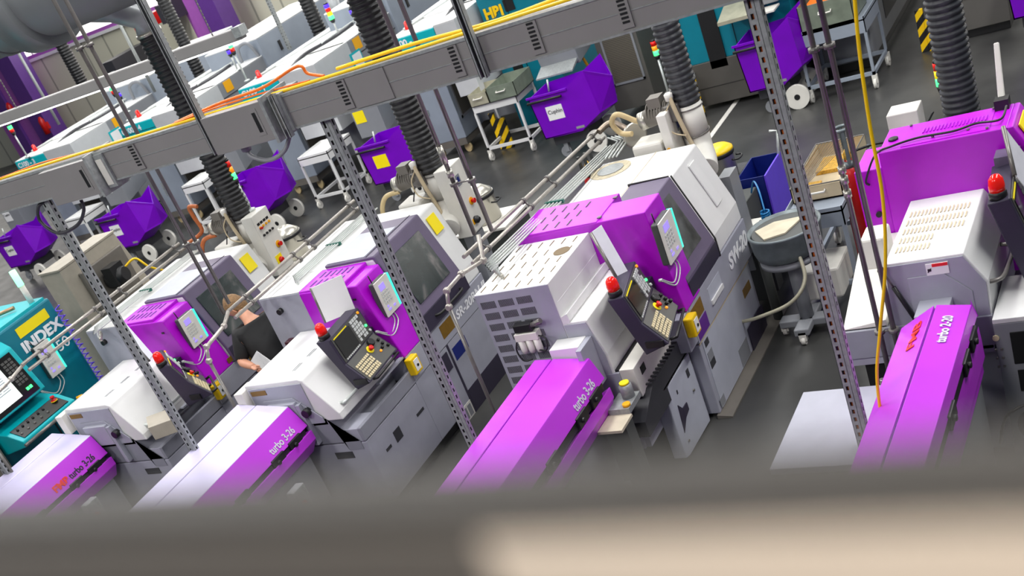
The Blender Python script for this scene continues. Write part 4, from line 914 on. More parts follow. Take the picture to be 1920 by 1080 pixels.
b = MB(); b.tube(wobble([(-5.5, 5.49, 3.49), (-5.1, 5.49, 3.52), (-4.75, 5.49, 3.53), (-4.5, 5.49, 3.575), (-4.42, 5.49, 3.575), (-4.40, 5.49, 3.53), (-4.3, 5.49, 3.49)]), .009, 7); tag(b.build('power_cable', 'cable_orange'), 'orange cable rising in a low loop over the junction box', 'cable')

def slotted_post(x, y, z0, z1, label, dark=False, cabling=True, group='slotted steel posts'):
    """back to back perforated channel: slots are cut right through each face strip"""
    R = thing('slotted_post', label, 'post', (x, y, z0), group)
    w = .041
    def strip(mb, axis, c, u0, u1, off):
        # perforated strip made of rails and bridges; slot pitch 50 mm
        n = int((z1 - z0) / .05); a = (u1 - u0) * .33
        def bx(ua, ub, za, zb):
            if axis == 'y': mb.box(ua, ub, off, off + .0025, za, zb)
            else: mb.box(off, off + .0025, ua, ub, za, zb)
        bx(u0, u0 + a, z0, z1); bx(u1 - a, u1, z0, z1)
        for k in range(n): bx(u0 + a, u1 - a, z0 + k * .05, z0 + k * .05 + .024)
    b = MB(); strip(b, 'y', 0, x - .045, x + .000, y - w); b.build('left_channel_face', 'galv', R)
    b = MB(); strip(b, 'x', 0, y - w, y, x + .024); b.build('right_channel_face', 'galv', R)
    b = MB(); b.box(x + .000, x + .026, y - w, y - w + .003, z0, z1); b.box(x - .002, x + .0005, y - w, y - .012, z0, z1); b.box(x - .045, x - .0425, y - w, y, z0, z1); b.box(x - .045, x + .026, y - .002, y, z0, z1); b.build('web', 'galv', R)
    if cabling:
        b = MB(); rnd = random.Random(int(x * 100))
        pts = [(x - .022 + rnd.uniform(-.004, .004), y - .018, z0 + .02 + k * (z1 - z0 - .05) / 14) for k in range(15)]
        b.tube(wobble(pts, 3), .009, 6); b.build('cable', 'cable_mix' if cabling == 'o' else 'black', R)
    if z0 < .1:
        b = MB(); b.box(x - .09, x + .07, y - .09, y + .05, 0, .008); b.build('foot_plate', 'galv', R)
    return R
slotted_post(-4.395, 5.5, 0, 3.28, 'slotted galvanised post in the middle, from the trunking down past the dark door window', cabling='o')
slotted_post(-1.867, 5.5, 0, 3.28, 'slotted galvanised post with orange cables at the right, beside the round tub', cabling='o')
slotted_post(-6.93, 5.5, 0, 3.27, 'slotted galvanised post at the left, in front of the white headstock cover', cabling='b')
slotted_post(-9.35, 5.5, 0, 3.25, 'slotted galvanised post at the lower left edge, beside the brown door', cabling='b')
def rail_hanger(x, y, z0, z1, label):
    b = MB(); w = .021
    b.box(x - w, x + w, y, y + .003, z0, z1); b.box(x - w, x - w + .003, y - .035, y, z0, z1); b.box(x + w - .003, x + w, y - .035, y, z0, z1); b.box(x - w, x - w + .011, y - .035, y - .032, z0, z1); b.box(x + w - .011, x + w, y - .035, y - .032, z0, z1)
    b.mat(1); b.box(x - w + .004, x + w - .004, y - .004, y - .001, z0, z1)
    return tag(b.build('channel_hanger', ['galv', 'dark_grey']), label, 'hanger', 'ceiling hangers of the trunking')
rail_hanger(-5.19, 5.40, 3.27, 6.4, 'plain channel hanger meeting the trunking beside the junction box')
rail_hanger(-3.27, 5.40, 3.27, 6.4, 'plain channel hanger meeting the trunking above the basin trolley')
rail_hanger(-4.62, 5.40, 3.25, 3.50, 'short channel clip across the trunking at the top of the middle post')
# grey corrugated conduits looping below the trunking
b = MB(); b.tube(wobble([at(462, 275, y=5.45), at(470, 292, y=5.44), at(505, 300, y=5.43), at(535, 280, y=5.44), at(547, 232, y=5.47)]), .013, 9); tag(b.build('conduit_loop', 'machine_grey'), 'grey flexible conduit looping below the junction box', 'conduit')
b = MB(); b.lathe(at(460, 273, y=5.45) , [(.03, -.03), (.034, 0), (.03, .05)], 14, axis=(.2, 0, 1)); tag(b.build('conduit_gland', 'machine_grey'), 'grey conduit socket under the junction box', 'socket')
b = MB(); b.tube(wobble([at(152, 375, y=5.45), at(157, 395, y=5.44), at(145, 422, y=5.43), at(110, 437, y=5.43), at(76, 415, y=5.44), at(72, 388, y=5.45), at(85, 378, y=5.47)]), .012, 9); tag(b.build('conduit_loop', 'dark_grey'), 'dark cable loop hanging round the top of the left slotted post', 'cable')

# pipe droppers (vertical pairs)
def pipe(p, r, m, label, group=None, name='steel_pipe', n=10):
    b = MB(); b.tube(p, r, n); o = b.build(name, m); return tag(o, label, 'pipe', group)
def clamp(p, q, label):
    b = MB(); p = Vector(p); q = Vector(q); b.tube([p, q], .006, 6); 
    for c in (p, q): b.tube([c + Vector((0, 0, -.012)), c + Vector((0, 0, .012))], .03, 12)
    return tag(b.build('pipe_clamp', 'steel'), label, 'clamp')
PR = .0155
pairs = [((-7.02, -6.91), 6.5, 1.80, 1.88, 6.6, 'passing the trunking above the man in black'), ((-4.60, -4.455), 6.70, 1.97, 1.97, 6.6, 'coming down to the slotted white cover'),
         ((-1.88, -1.80), 6.2, .60, .60, 6.6, 'coming down beside the yellow cable')]
for (xs, y, za, zb, zt, txt) in pairs:
    pipe([(xs[0], y, za), (xs[0], y, zt)], PR, 'steel', 'left pipe of the vertical steel pair ' + txt, 'vertical steel pipes')
    pipe([(xs[1], y, zb), (xs[1], y, zt)], PR, 'steel', 'right pipe of the vertical steel pair ' + txt, 'vertical steel pipes')
clamp((-7.02, 6.5, 2.42), (-6.91, 6.5, 2.42), 'clamp joining the vertical pipe pair just above the man')
clamp((-7.02, 6.5, 3.98), (-6.91, 6.5, 3.98), 'clamp joining the vertical pipe pair at the upper left, above the trunking')
clamp((-4.60, 6.70, 2.35), (-4.455, 6.70, 2.35), 'clamp joining the vertical pipe pair in front of the steel pot')
clamp((-1.88, 6.2, 2.77), (-1.80, 6.2, 2.77), 'clamp joining the vertical pipe pair in front of the drawer trolley')
clamp((-1.88, 6.2, 1.10), (-1.80, 6.2, 1.10), 'clamp joining the vertical pipe pair low down at the purple bar feeder')
b = MB(); b.tube([(-4.60, 6.7, 2.5), (-4.60, 6.7, 2.62)], .022, 12); b.tube([(-4.60, 6.7, 2.4), (-4.60, 6.7, 2.45)], .024, 12)
tag(b.build('pipe_valve', 'bright_steel'), 'bright valve body on the left pipe before the steel pot', 'valve')
b = MB()
for z in (1.95, 2.03, 2.09): b.tube([(-1.88, 6.2, z), (-1.88, 6.2, z + .04)], .022, 12)
tag(b.build('pipe_valve', 'bright_steel'), 'bright valve body on the left pipe before the red gas cylinder', 'valve')
xa = at(0, 530, y=6.0)
pipe([(-9.86 , 6.0, 1.72), (-9.86, 6.0, 6.6)], PR, 'steel', 'left pipe of the vertical steel pair before the teal screen', 'vertical steel pipes')
pipe([(-9.76, 6.0, 1.76), (-9.76, 6.0, 6.6)], PR, 'steel', 'right pipe of the vertical steel pair before the teal screen', 'vertical steel pipes')
clamp((-9.86, 6.0, 2.22), (-9.76, 6.0, 2.22), 'clamp joining the vertical pipe pair before the teal screen')

# horizontal pairs running back over the lathes, with five thin white pipes beside each
ORD5 = ['leftmost', 'second from the left', 'middle one', 'second from the right', 'rightmost']
ORD4 = ['nearest', 'second nearest', 'third', 'farthest']
def run(x, yn, yf, z, tail, lab, last=None, drops=None, zf=0.0):
    g = 'thick pipes running back over the lathes'
    pipe([(x - .05, yn, z + .03), (x - .05, yf, z + .03 + zf)], PR, 'steel_light', 'upper of two thick pipes ' + lab, g)
    pipe([(x + .0, yn, z - .03), (x + .0, yf, z - .03 + zf)], PR, 'steel_light', 'lower of two thick pipes ' + lab, g)
    for q, yy in enumerate((yn + .25, yn + 1.0 , (yn + yf) / 2 + .2, yf - .1)):
        b = MB(); b.tube([(x - .05, yy, z + .03 + zf * (yy - yn) / (yf - yn)), (x, yy, z - .03 + zf * (yy - yn) / (yf - yn))], .007, 6)
        for c in ((x - .05, z + .03), (x, z - .03)): b.tube([(c[0], yy - .014, c[1] + zf * (yy - yn) / (yf - yn)), (c[0], yy + .014, c[1] + zf * (yy - yn) / (yf - yn))], .024, 10)
        tag(b.build('pipe_clamp', 'steel'), ORD4[q] + ' clamp on the thick pipes ' + lab, 'clamp', 'clamps on the pipes ' + lab)
    if tail:
        b = MB(); b.tube(tail[:-1], .016, 10)
        for t in tail[1:-1]: b.lathe(Vector(t) - Vector((0, .02, 0)), [(.02, -.0), (.026, .01), (.026, .03), (.02, .04)], 10, axis=(0, 1, 0))
        tag(b.build('pipe_bend', 'steel_light'), 'bent end piece of the pipes ' + lab, 'pipe')
        pipe([tail[-2], tail[-1]], .0145, 'steel', 'single pipe dropping from the bend ' + lab)
    y0, y1, zt, z1 = drops
    for k in range(5):
        xx = x + .05 + k * .033; yy = y0 - (k % 5) * .035
        o = pipe(wobble([(xx + .02, yy, zt), (xx + .01, yy, z - .14), (xx, yy + .03, z - .085), (xx, yy + .12, z - .08), (xx, y1, z - .08 + zf)], 3), .0072, 'pipe_white', 'thin white pipe, ' + ORD5[k] + ' of five, ' + lab, 'thin white pipes ' + lab, 'thin_pipe', 7)
        b = MB(); xx = x + .07 + k * .033; b.lathe((xx, yy, zt), [(.012, -.01), (.014, .0), (.014, .02), (.01, .028)], 8); b.build('union', 'bright_steel', o)
    for yy in (y0 + (y1 - y0) * .45,):
        b = MB(); b.box(x + .035, x + .20, yy - .012, yy + .016, z - .10 + zf * .4, z - .07 + zf * .4); tag(b.build('pipe_bracket', 'green_clip', None, bevel=.004), 'dark green bracket holding the thin white pipes ' + lab, 'bracket')
run(-9.22, 6.15, 8.50, 1.78, [(-9.27, 6.2, 1.81), (-9.30, 6.0, 1.76), (-9.32, 5.55, 1.70), (-9.32, 5.5, 1.62), (-9.32, 5.5, .3)], 'left of the left-hand lathe', drops=(6.98, 8.5, 1.62, 0))
run(-6.98, 6.55, 8.62, 1.76, [(-7.02, 6.55, 1.79), (-6.98, 6.40, 1.74), (-7.0, 6.15, 1.70), (-7.0, 6.1, 1.60), (-7.0, 6.1, .3)], 'left of the middle lathe', drops=(7.32, 8.6, 1.62, 0))
run(-4.64, 6.6, 9.1, 1.83, [(-4.56, 6.68, 1.97), (-4.56, 6.62, 1.80), (-4.66, 6.45, 1.80), (-4.72, 6.30, 1.76), (-4.72, 6.25, 1.66), (-4.72, 6.25, .3)], 'left of the SW-20 lathe', drops=(6.72, 9.0, 1.665, 0), zf=-.12)
b = MB(); b.tube(wobble([(-9.2, 8.5, 1.78), (-9.1, 8.62, 1.80), (-9.0, 8.62, 1.86), (-9.0, 8.6, 2.02), (-8.97, 8.58, 2.12), (-8.88, 8.6, 2.10)]), .02, 10); tag(b.build('copper_hose', 'orange_hose'), 'copper-coloured hose joining the left pipes to the extractor', 'hose')
b = MB(); b.tube(wobble([(-4.66, 9.08, 1.74), (-4.60, 9.18, 1.76), (-4.52, 9.2, 1.72), (-4.40, 9.16, 1.6), (-4.36, 9.1, 1.3), (-4.36, 9.1, .7)]), .026, 10); tag(b.build('return_pipe', 'copper_grey'), 'thick brownish pipe bending down behind the lathe marked SW-20', 'pipe')
b = MB(); b.lathe((-4.33, 9.02, 1.66), [(.10, 0), (.10, .10), (.085, .11)], 24, axis=(.45, -.8, .3)); tag(b.build('filter_bowl', 'bright_steel'), 'round bright steel filter bowl beside the looped cream hose', 'filter')
for k in range(4):
    OR4 = ['leftmost', 'second', 'third', 'rightmost'][k]
    b = MB(); b.tube([(-4.47 + k * .035, 8.98, 1.66), (-4.44 + k * .035, 8.60, 1.66)], .0075, 7); b.tube([(-4.56 + k * .035, 9.0, 1.70), (-4.47 + k * .035, 8.98, 1.66)], .0075, 7); tag(b.build('thin_pipe', 'pipe_white'), OR4 + ' of four short white pipes bending down to the round port', 'pipe', 'short thin pipes at the round port')

# black ribbed suction hoses
def ribbed(p0, p1, r, label, m='rubber', pitch=.045, group='ribbed black suction hoses'):
    p0 = Vector(p0); p1 = Vector(p1); L = (p1 - p0).length; n = int(L / pitch); pts = []; rs = []
    for i in range(n):
        for t, q in ((0, .93), (.3, .93), (.5, 1.03), (.8, 1.03)):
            pts.append(p0 + (p1 - p0) * ((i + t) / n)); rs.append(r * q)
    b = MB(); b.tube(pts, rs, 22); return tag(b.build('suction_hose', m), label, 'hose', group)
ribbed((-8.50, 8.72, 1.86), (-8.50, 8.72, 3.72), .118, 'ribbed suction hose rising from the extractor with small buttons to the elbow of the duct')
ribbed((-6.16, 8.74, 1.86), (-6.16, 8.74, 4.6), .122, 'ribbed suction hose rising behind the middle lathe past the yellow notice')
ribbed((-3.74, 8.88, 1.86), (-3.74, 8.88, 4.2), .105, 'ribbed suction hose rising behind the lathe marked SW-20', 'hose_grey')
ribbed((-1.775, 8.9, 1.2), (-1.775, 8.9, 4.2), .122, 'ribbed suction hose rising behind the purple guard at the right', 'hose_grey')
b = MB(); b.lathe((-1.775, 8.9, .8), [(.13, 0), (.13, .42)], 20); b.box(-2.0, -1.5, 8.6, 9.2, 0, .8); tag(b.build('hose_base', 'machine_grey'), 'grey unit carrying the suction hose at the right, behind the purple guard', 'extractor')
# duct
R = thing('air_duct', 'large grey round air duct crossing the upper left corner', 'duct', (-11, 8.3, 4.0))
b = MB(); b.tube([(-20, 8.3, 4.42), (-4.5, 8.3, 4.42)], .42, 40); b.tube([(-9.75, 8.3, 4.42), (-9.67, 8.3, 4.42)], .435, 40); b.build('pipe', 'duct_grey', R)
b = MB(); b.tube([(-9.35, 8.3, 4.42), (-9.05, 8.3, 4.42)], .50, 40); b.build('damper_collar', 'duct_grey', R)
b = MB(); b.tube([(-8.95, 8.3, 4.2), (-8.70, 8.62, 4.02), (-8.50, 8.72, 3.86), (-8.50, 8.72, 3.72)], .115, 24); b.build('branch_elbow', 'galv_duct', R)
b = MB(); b.tube([(-8.5, 8.72, 3.70), (-8.5, 8.72, 3.73)], .124, 24); b.build('hose_clip', 'bright_steel', R)
# strip luminaire hanging on chains
R = thing('strip_light', 'long grey strip light hung on chains across the upper left', 'lamp', (-12, 10, 3.3))
b = MB(); b.box(-16, -8.57, 9.95, 10.05, 3.24, 3.36); b.build('housing', 'trunk_grey', R, bevel=.01)
b = MB(); b.box(-16, -8.60, 9.96, 10.04, 3.225, 3.24); b.build('tube', 'lamp_white', R)
b = MB(); b.box(-8.64, -8.54, 9.94, 10.06, 3.27, 3.37); b.build('end_cap', 'galv', R)
for xx in (-8.95, -12.25, -15):
    b = MB()
    for k in range(40): b.box(xx - .008 + .004 * (k % 2), xx + .008 - .004 * (k % 2), 10 - .004 - .004 * (k % 2), 10.004 + .004 * (k % 2), 3.36 + k * .035, 3.385 + k * .035)
    b.tube([(xx, 10, 3.36), (xx, 10, 5.0)], .003, 5); b.build('chain', 'steel', R)
# yellow cable hanging at right
b = MB(); b.tube(wobble([at(1602, -10, y=5.2), at(1612, 100, y=5.2), at(1632, 240, y=5.2), at(1655, 370, y=5.2), at(1660, 500, y=5.2), at(1650, 620, y=5.2), at(1645, 720, y=5.22), at(1665, 860, y=5.3)]), .0082, 9)
tag(b.build('hanging_cable', 'cable_yellow'), 'single yellow cable hanging straight down at the right over the purple feeder', 'cable')

# ================================================================== aisle: bins, trolleys, second row of machines
def chip_bin(xl, y, label, lab='white', wf=1.0):
    """wheeled tipping bin: outline in the x-z plane, 0.75 m deep"""
    R = thing('chip_bin', label, 'bin', (xl + .55, y + .4, 0), 'purple wheeled bins along the aisle')
    D = .62; t = .012
    # front plate, back plate, then a spout whose cheeks run together to a lip
    fp = [(0, .89), (.58 * wf, .92), (.88 * wf, 1.07), (.93 * wf, .50), (.62 * wf, .34), (.05, .33)]
    lip = [(1.10 * wf, .84), (1.06 * wf, .50), (.74 * wf, .33)]
    b = MB(); ym = y + D / 2
    for y0_ in (y, y + D - t): b.ext([(xl + a, y0_, c) for a, c in fp], (0, t, 0))
    for yy, q_ in ((y, t), (y + D, -t)):
        b.ext([(xl + .88 * wf, yy, 1.07), (xl + lip[0][0], ym, lip[0][1]), (xl + lip[1][0], ym, lip[1][1]), (xl + .93 * wf, yy, .50)], (0, q_, 0))
        b.ext([(xl + .93 * wf, yy, .50), (xl + lip[1][0], ym, lip[1][1]), (xl + lip[2][0], ym, lip[2][1]), (xl + .62 * wf, yy, .34)], (0, q_, 0))
    b.box(xl + .05, xl + .62 * wf, y, y + D, .33, .345)
    b.ext([(xl, y, .89), (xl + .05, y, .33), (xl + .062, y, .33), (xl + .012, y, .89)], (0, D, 0))
    b.build('tub', 'bin_purple', R)
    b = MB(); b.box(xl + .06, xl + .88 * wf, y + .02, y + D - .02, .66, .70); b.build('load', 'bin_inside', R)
    b = MB(); b.box(xl - .02, xl + .58 * wf, y - .02, y, .89, .915); b.build('rim', 'bin_purple', R)
    b = MB(); b.tube([(xl - .01, y - .04, .845), (xl + .50 * wf, y - .04, .845)], .017, 8); b.build('bar', 'black', R)
    if lab:
        b = MB(); b.box(xl + .20, xl + .44, y - .004, y, .555, .74); l = b.build('label', 'paper' if lab == 'white' else 'sign_yellow', R)
        if lab == 'white': text('label_lettering', 'Cuphin', (xl + .215, y - .004, .64), (1, 0, 0), (0, 0, 1), .072, 'letter_black', l, width=.21)
    b = MB(); b.box(xl + .54 * wf, xl + .66 * wf, y - .004, y, .37, .40); b.build('plate', 'galv', R)
    b = MB(); b.box(xl + .12, xl + .66 * wf, y + .08, y + D - .08, .20, .33); b.build('chassis', 'dark_grey', R)
    for yy in (y + .02, y + D - .06):
        b = MB(); b.lathe((xl + .74 * wf, yy, .145), [(.145, 0), (.145, .045)], 24, axis=(0, 1, 0)); w_ = b.build('wheel', 'warm_white', R)
        b = MB(); b.lathe((xl + .74 * wf, yy - .004, .145), [(.035, 0), (.035, .055)], 12, axis=(0, 1, 0)); b.build('hub', 'black', w_)
    b = MB(); b.lathe((xl + .22, y + .12, .075), [(.075, 0), (.075, .035)], 18, axis=(0, 1, 0)); b.box(xl + .22, xl + .28, y + .10, y + .17, .075, .22); b.build('castor', 'machine_grey', R)
    b = MB(); b.tube([(xl + .28, y + .10, .9), (xl + .30, y + .12, 1.05)], .012, 8); b.build('lever', 'pipe_white', R)
    return R
def castor(R, x, y, r=.06, m='warm_white'):
    b = MB(); b.lathe((x - .017, y, r), [(r, 0), (r, .034)], 18, axis=(1, 0, 0)); b.box(x - .03, x + .03, y - .02, y + .02, r, r * 2 + .04); b.build('castor', m, R)
def trolley(x0, x1, y0, y1, zt, label, m='white', tray=.14, group='steel trolleys on castors'):
    R = thing('trolley', label, 'trolley', ((x0 + x1) / 2, (y0 + y1) / 2, 0), group)
    b = MB(); b.box(x0, x1, y0, y0 + .01, zt - tray, zt); b.box(x0, x1, y1 - .01, y1, zt - tray, zt); b.box(x0, x0 + .01, y0, y1, zt - tray, zt); b.box(x1 - .01, x1, y0, y1, zt - tray, zt); b.box(x0, x1, y0, y1, zt - .045, zt - .03); b.build('tray', m, R)
    w = .032
    for x in (x0, x1 - w):
        for y in (y0, y1 - w):
            b = MB(); b.box(x, x + w, y, y + w, .16, zt - tray); b.build('leg', m, R)
            castor(R, x + w / 2, y + w / 2)
    b = MB(); b.box(x0, x1, y0, y0 + w, .16, .20); b.box(x0, x1, y1 - w, y1, .16, .20); b.box(x0, x0 + w, y0, y1, .16, .20); b.box(x1 - w, x1, y0, y1, .16, .20); b.build('base_frame', m, R)
    return R
def crate(x0, x1, y0, y1, z0, h, m, label):
    R = thing('crate', label, 'crate', ((x0 + x1) / 2, (y0 + y1) / 2, z0))
    t = .008
    b = MB(); b.box(x0, x1, y0, y0 + t, z0, z0 + h); b.box(x0, x1, y1 - t, y1, z0, z0 + h); b.box(x0, x0 + t, y0, y1, z0, z0 + h); b.box(x1 - t, x1, y0, y1, z0, z0 + h); b.box(x0, x1, y0, y1, z0, z0 + t); b.build('shell', m, R)
    xm = (x0 + x1) / 2
    b = MB(); b.tube([(xm - .07, y0, z0 + h * .66), (xm - .07, y0 - .03, z0 + h * .6), (xm + .07, y0 - .03, z0 + h * .6), (xm + .07, y0, z0 + h * .66)], .009, 6); b.build('handle', 'warm_white', R)
    return R
bins = [(-19.70, 'farthest left, beside the green lamp of the teal machine', 'white'), (-16.35, 'second from the left, beside the yellow cables', 'white'), (-13.43, 'third from the left, behind a signal lamp pole', 'white'),
        (-10.75, 'with a yellow notice, behind a pump and ribbed hose', 'yellow'), (-7.98, 'labelled, between the white trolley and the mesh cabinet', 'white'), (-5.09, 'unlabelled, partly behind the right slotted post', None)]
for (x, t, l), yb in zip(bins, (14.0, 13.6, 13.6, 13.72, 13.94, 13.82)): chip_bin(x, yb, 'purple wheeled chip bin, ' + t, l, .78 if l is None else 1.0)
chip_bin(-2.20, 14.15, 'purple wheeled chip bin cut by the top right corner', None)
trolley(-9.29, -8.55, 14.65, 15.25, .85, 'white trolley holding two metal crates, left of the labelled bin')
crate(-9.27, -8.96, 14.62, 15.15, .81, .17, 'crate_cream', 'cream metal crate, the left one of two on the white trolley')
crate(-8.95, -8.50, 14.62, 15.2, .81, .20, 'crate_green', 'greenish metal crate, the right one of two on the white trolley')
trolley(-15.0, -14.5, 14.4, 14.95, .86, 'white trolley behind the ribbed hose of the left extractor')
trolley(-12.35, -11.75, 14.3, 15.0, .84, 'white trolley behind the top of the middle slotted post')
trolley(-18.1, -17.6, 14.4, 15.0, .82, 'white trolley behind the left slotted post')
trolley(-4.40, -3.62, 13.95, 14.7, .83, 'grey trolley loaded with a green crate, right of the unlabelled bin', 'machine_blue_grey', .18)
R = crate(-4.32, -3.72, 13.95, 14.6, .80, .30, 'crate_green', 'green crate with an orange lining on the grey trolley')
b = MB(); b.box(-4.28, -3.76, 14.0, 14.55, 1.0, 1.05); b.build('lining', 'cable_orange', R)
# striped corner guards
for (x, y, h, t) in ((-6.02, 14.35, .62, 'in front of the teal cabinet beside the ribbed hose'), (-9.25, 15.05, .55, 'behind the white trolley with two crates'), (-3.20, 14.85, .50, 'behind the right-most ribbed hose')):
    R = thing('corner_guard', 'black and yellow striped corner guard ' + t, 'barrier', (x, y, 0), 'striped corner guards')
    b = MB(); b.box(x, x + .15, y, y + .04, 0, h - .1); b.build('front_plate', 'hazard', R, bevel=.006)
    b = MB(); b.box(x - .09, x, y + .02, y + .06, 0, h); b.build('side_plate', 'hazard', R, bevel=.006)

def c100(x, label, num, notice='sign_yellow', w=1.6):
    """one machine of the second row; x = left front corner of its teal head"""
    R = thing('turning_machine', label, 'machine', (x + .8, 17.3, 0), 'grey and teal machines of the second row')
    y = 15.0
    b = MB(); b.box(x, x + .84, y, y + 1.5, 1.45, 1.92); b.build('teal_head', 'teal_light', R, bevel=.01)
    b = MB(); b.box(x + .01, x + .83, y + .01, y + 1.5, 1.92, 1.93); b.build('head_top', 'white', R)
    b = MB(); b.box(x + .002, x + .84, y - .004, y, 1.775, 1.783); b.build('head_seam', 'black', R)
    text('machine_number', num, (x + .05, y - .002, 1.80), (1, 0, 0), (0, 0, 1), .125, 'letter_white', R, width=.48, bold=.004)
    b = MB(); b.box(x + .85, x + w + .01, y - .0, y + 1.0, .9, 1.93); b.mat(1); b.box(x + .85, x + w + .01, y, y + 1.0, 1.93, 1.95); b.build('front_box', ['pale_grey', 'white'], R, bevel=.006)
    # main body: panels, white top
    b = MB(); b.box(x - .05, x + w, y + .9, y + 5.2, .25, 1.93); b.mat(1); b.box(x - .05, x + w, y + .9, y + 5.2, 1.93, 1.95); bd = b.build('body', ['machine_grey', 'white'], R, bevel=.008)
    b = MB()
    for k in range(3): b.box(x + w, x + w + .005, y + 1.7 + k * 1.1, y + 1.715 + k * 1.1, .3, 1.45)
    b.box(x + w, x + w + .005, y + .95, y + 5.2, 1.68, 1.695); b.build('panel_gaps', 'dark_grey', bd)
    b = MB(); b.box(x + w + .002, x + w + .008, y + 1.15, y + 1.36, 1.74, 1.92); b.build('notice', 'orange_label', bd)
    b = MB(); b.box(x + .35, x + w + .05, y + 2.4, y + 5.3, 1.5, 2.22); b.mat(1); b.box(x + .35, x + w + .05, y + 2.4, y + 5.3, 2.22, 2.245); rc = b.build('rear_cabinet', ['machine_blue_grey', 'white'], R, bevel=.008)
    b = MB(); b.box(x + w + .05, x + w + .07, y + 2.9, y + 2.96, 1.85, 2.02); b.box(x + w + .05, x + w + .055, y + 3.1, y + 3.11, 1.96, 2.2); b.build('door_latch', 'black', rc)
    b = MB(); b.tube([(x + .9, y + 1.3, 1.99), (x + .85, y + 5, 1.99)], .02, 8); b.tube([(x + .1, y + .4, 1.95), (x + .6, y + 4.8, 1.97)], .018, 7); b.build('roof_pipe', 'pipe_white', R)
    b = MB(); b.tube(wobble([(x + .9, y + .2, 1.9), (x + .8, y + .9, 1.97), (x + .95, y + 1.6, 1.96), (x + .9, y + 2.3, 1.97)]), .03, 8); b.build('hose', 'dark_grey', R)
    b = MB(); b.tube(wobble([(x + 1.2, y + 2.3, 1.95), (x + 1.3, y + 2.25, 2.2), (x + w - .1, y + 2.3, 2.22), (x + w - .05, y + 2.38, 1.95)]), .03, 8); b.build('hose_arch', 'machine_grey', R)
    b = MB(); b.cyl((x + .2, y + 3.0, 1.93), (x + .2, y + 3.0, 2.45), .10, 18); b.build('duct_stub', 'galv_duct', R)
    b = MB(); b.lathe((x + .15, y + .45, 1.93), [(.045, 0), (.045, .03), (.038, .04), (.034, .10), (.01, .12)], 14); b.build('beacon', 'red_glow', R)
    # discharge cabinet with mesh side and castors
    b = MB(); b.box(x - .17, x + .50, y + .3, y + 1.4, .24, 1.44); cb = b.build('discharge_cabinet', 'machine_blue_grey', R, bevel=.008)
    b = MB(); b.box(x + .502, x + .508, y + .42, y + 1.05, .55, 1.42); b.build('mesh_panel', 'mesh_panel', cb)
    b = MB(); b.box(x + .50, x + .507, y + .38, y + 1.09, .51, .55); b.box(x + .50, x + .507, y + .38, y + .42, .51, 1.42); b.box(x + .50, x + .507, y + 1.05, y + 1.09, .51, 1.42); b.build('mesh_frame', 'machine_grey', cb)
    b = MB(); b.box(x + .0, x + .03, y + .28, y + .30, .70, .78); b.box(x - .02, x, y + .285, y + .30, .55, .80); b.build('door_handle', 'galv', cb)
    b = MB(); b.box(x - .15, x + .48, y + .3, y + 1.4, .14, .24); b.build('plinth', 'taupe', cb)
    for cx_, cy_ in ((x - .08, y + .36), (x + .42, y + .36), (x + .42, y + 1.3)):
        b = MB(); b.lathe((cx_, cy_, .075), [(.075, 0), (.075, .035)], 16, axis=(.3, 1, 0)); b.build('castor', 'rubber_cream', R)
    b = MB(); b.px([(y - .1, .72), (y - .1, 1.55), (y + .5, 1.55), (y + .5, .85)], x - 1.03, x - .52); ch = b.build('chip_chute', 'machine_grey', R, bevel=.006)
    b = MB(); b.box(x - 1.0, x - .80, y - .106, y - .1, .95, 1.15); l = b.build('notice', notice, ch)
    if notice == 'paper': text('notice_lettering', 'Cuphin', (x - .99, y - .106, 1.06), (1, 0, 0), (0, 0, 1), .06, 'letter_black', l, width=.18)
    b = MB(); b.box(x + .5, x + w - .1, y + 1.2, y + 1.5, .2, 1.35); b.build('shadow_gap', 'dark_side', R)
    return R
rows = [(-13.46, 'C100 - 1', 'paper', 'grey and teal machine numbered C100-1, its teal head just above the orange cable'),
        (-16.33, 'C100 - 4', 'paper', 'grey and teal machine numbered C100-4, its head behind the vertical pipe pair'),
        (-19.22, 'C100 - 3', 'paper', 'grey and teal machine numbered C100-3 at the left edge'),
        (-10.47, 'C100 - 2', 'sign_yellow', 'grey and teal machine numbered C100-2, partly behind the thickest ribbed hose')]
for x, n_, nt_, l in rows: c100(x, l, n_, nt_, 1.2 if '2' in n_ else 1.6)
# picture frame on C100-1 and the lamps of the second row
for (x, l) in ((-11.85, 'teal-framed white notice sheet on the side of the machine numbered C100-1'), (-17.62, 'teal-framed white notice sheet at the left edge by the machine numbered C100-3')):
    R = thing('notice_frame', l, 'frame', (x, 16.05, 1.3))
    b = MB(); b.box(x, x + .02, 15.92, 16.22, 1.36, 1.76); b.build('frame', 'teal_light', R)
    b = MB(); b.box(x + .021, x + .024, 15.95, 16.19, 1.39, 1.73); b.build('sheet', 'paper', R)
for k, (px, py, t, o) in enumerate([(447, 162, 'standing behind the teal head numbered C100-1', ('red_glow', 'green_glow')), (224, 236, 'standing behind the teal head numbered C100-4', ('red_glow', 'green_glow')), (34, 305, 'standing behind the teal head numbered C100-3', ('red_glow', 'green_glow'))]):
    c = at(px, py, z=1.95); signal_tower((c.x - .0, c.y + .25, 1.94), 0, 2.55, 'red and green signal lamp on a pale pole, ' + t, o, r=.04)
for (px, py, t) in ((433, 105, 'behind the lamp of C100-1'), (227, 185, 'behind the vertical pipe pair'), (663, 30, 'beside the thickest ribbed hose')):
    c = at(px, py, z=2.2); signal_tower((c.x, c.y, 1.94), 0, 2.3, 'small blue warning lamp ' + t, ('blue_glow',), r=.04)
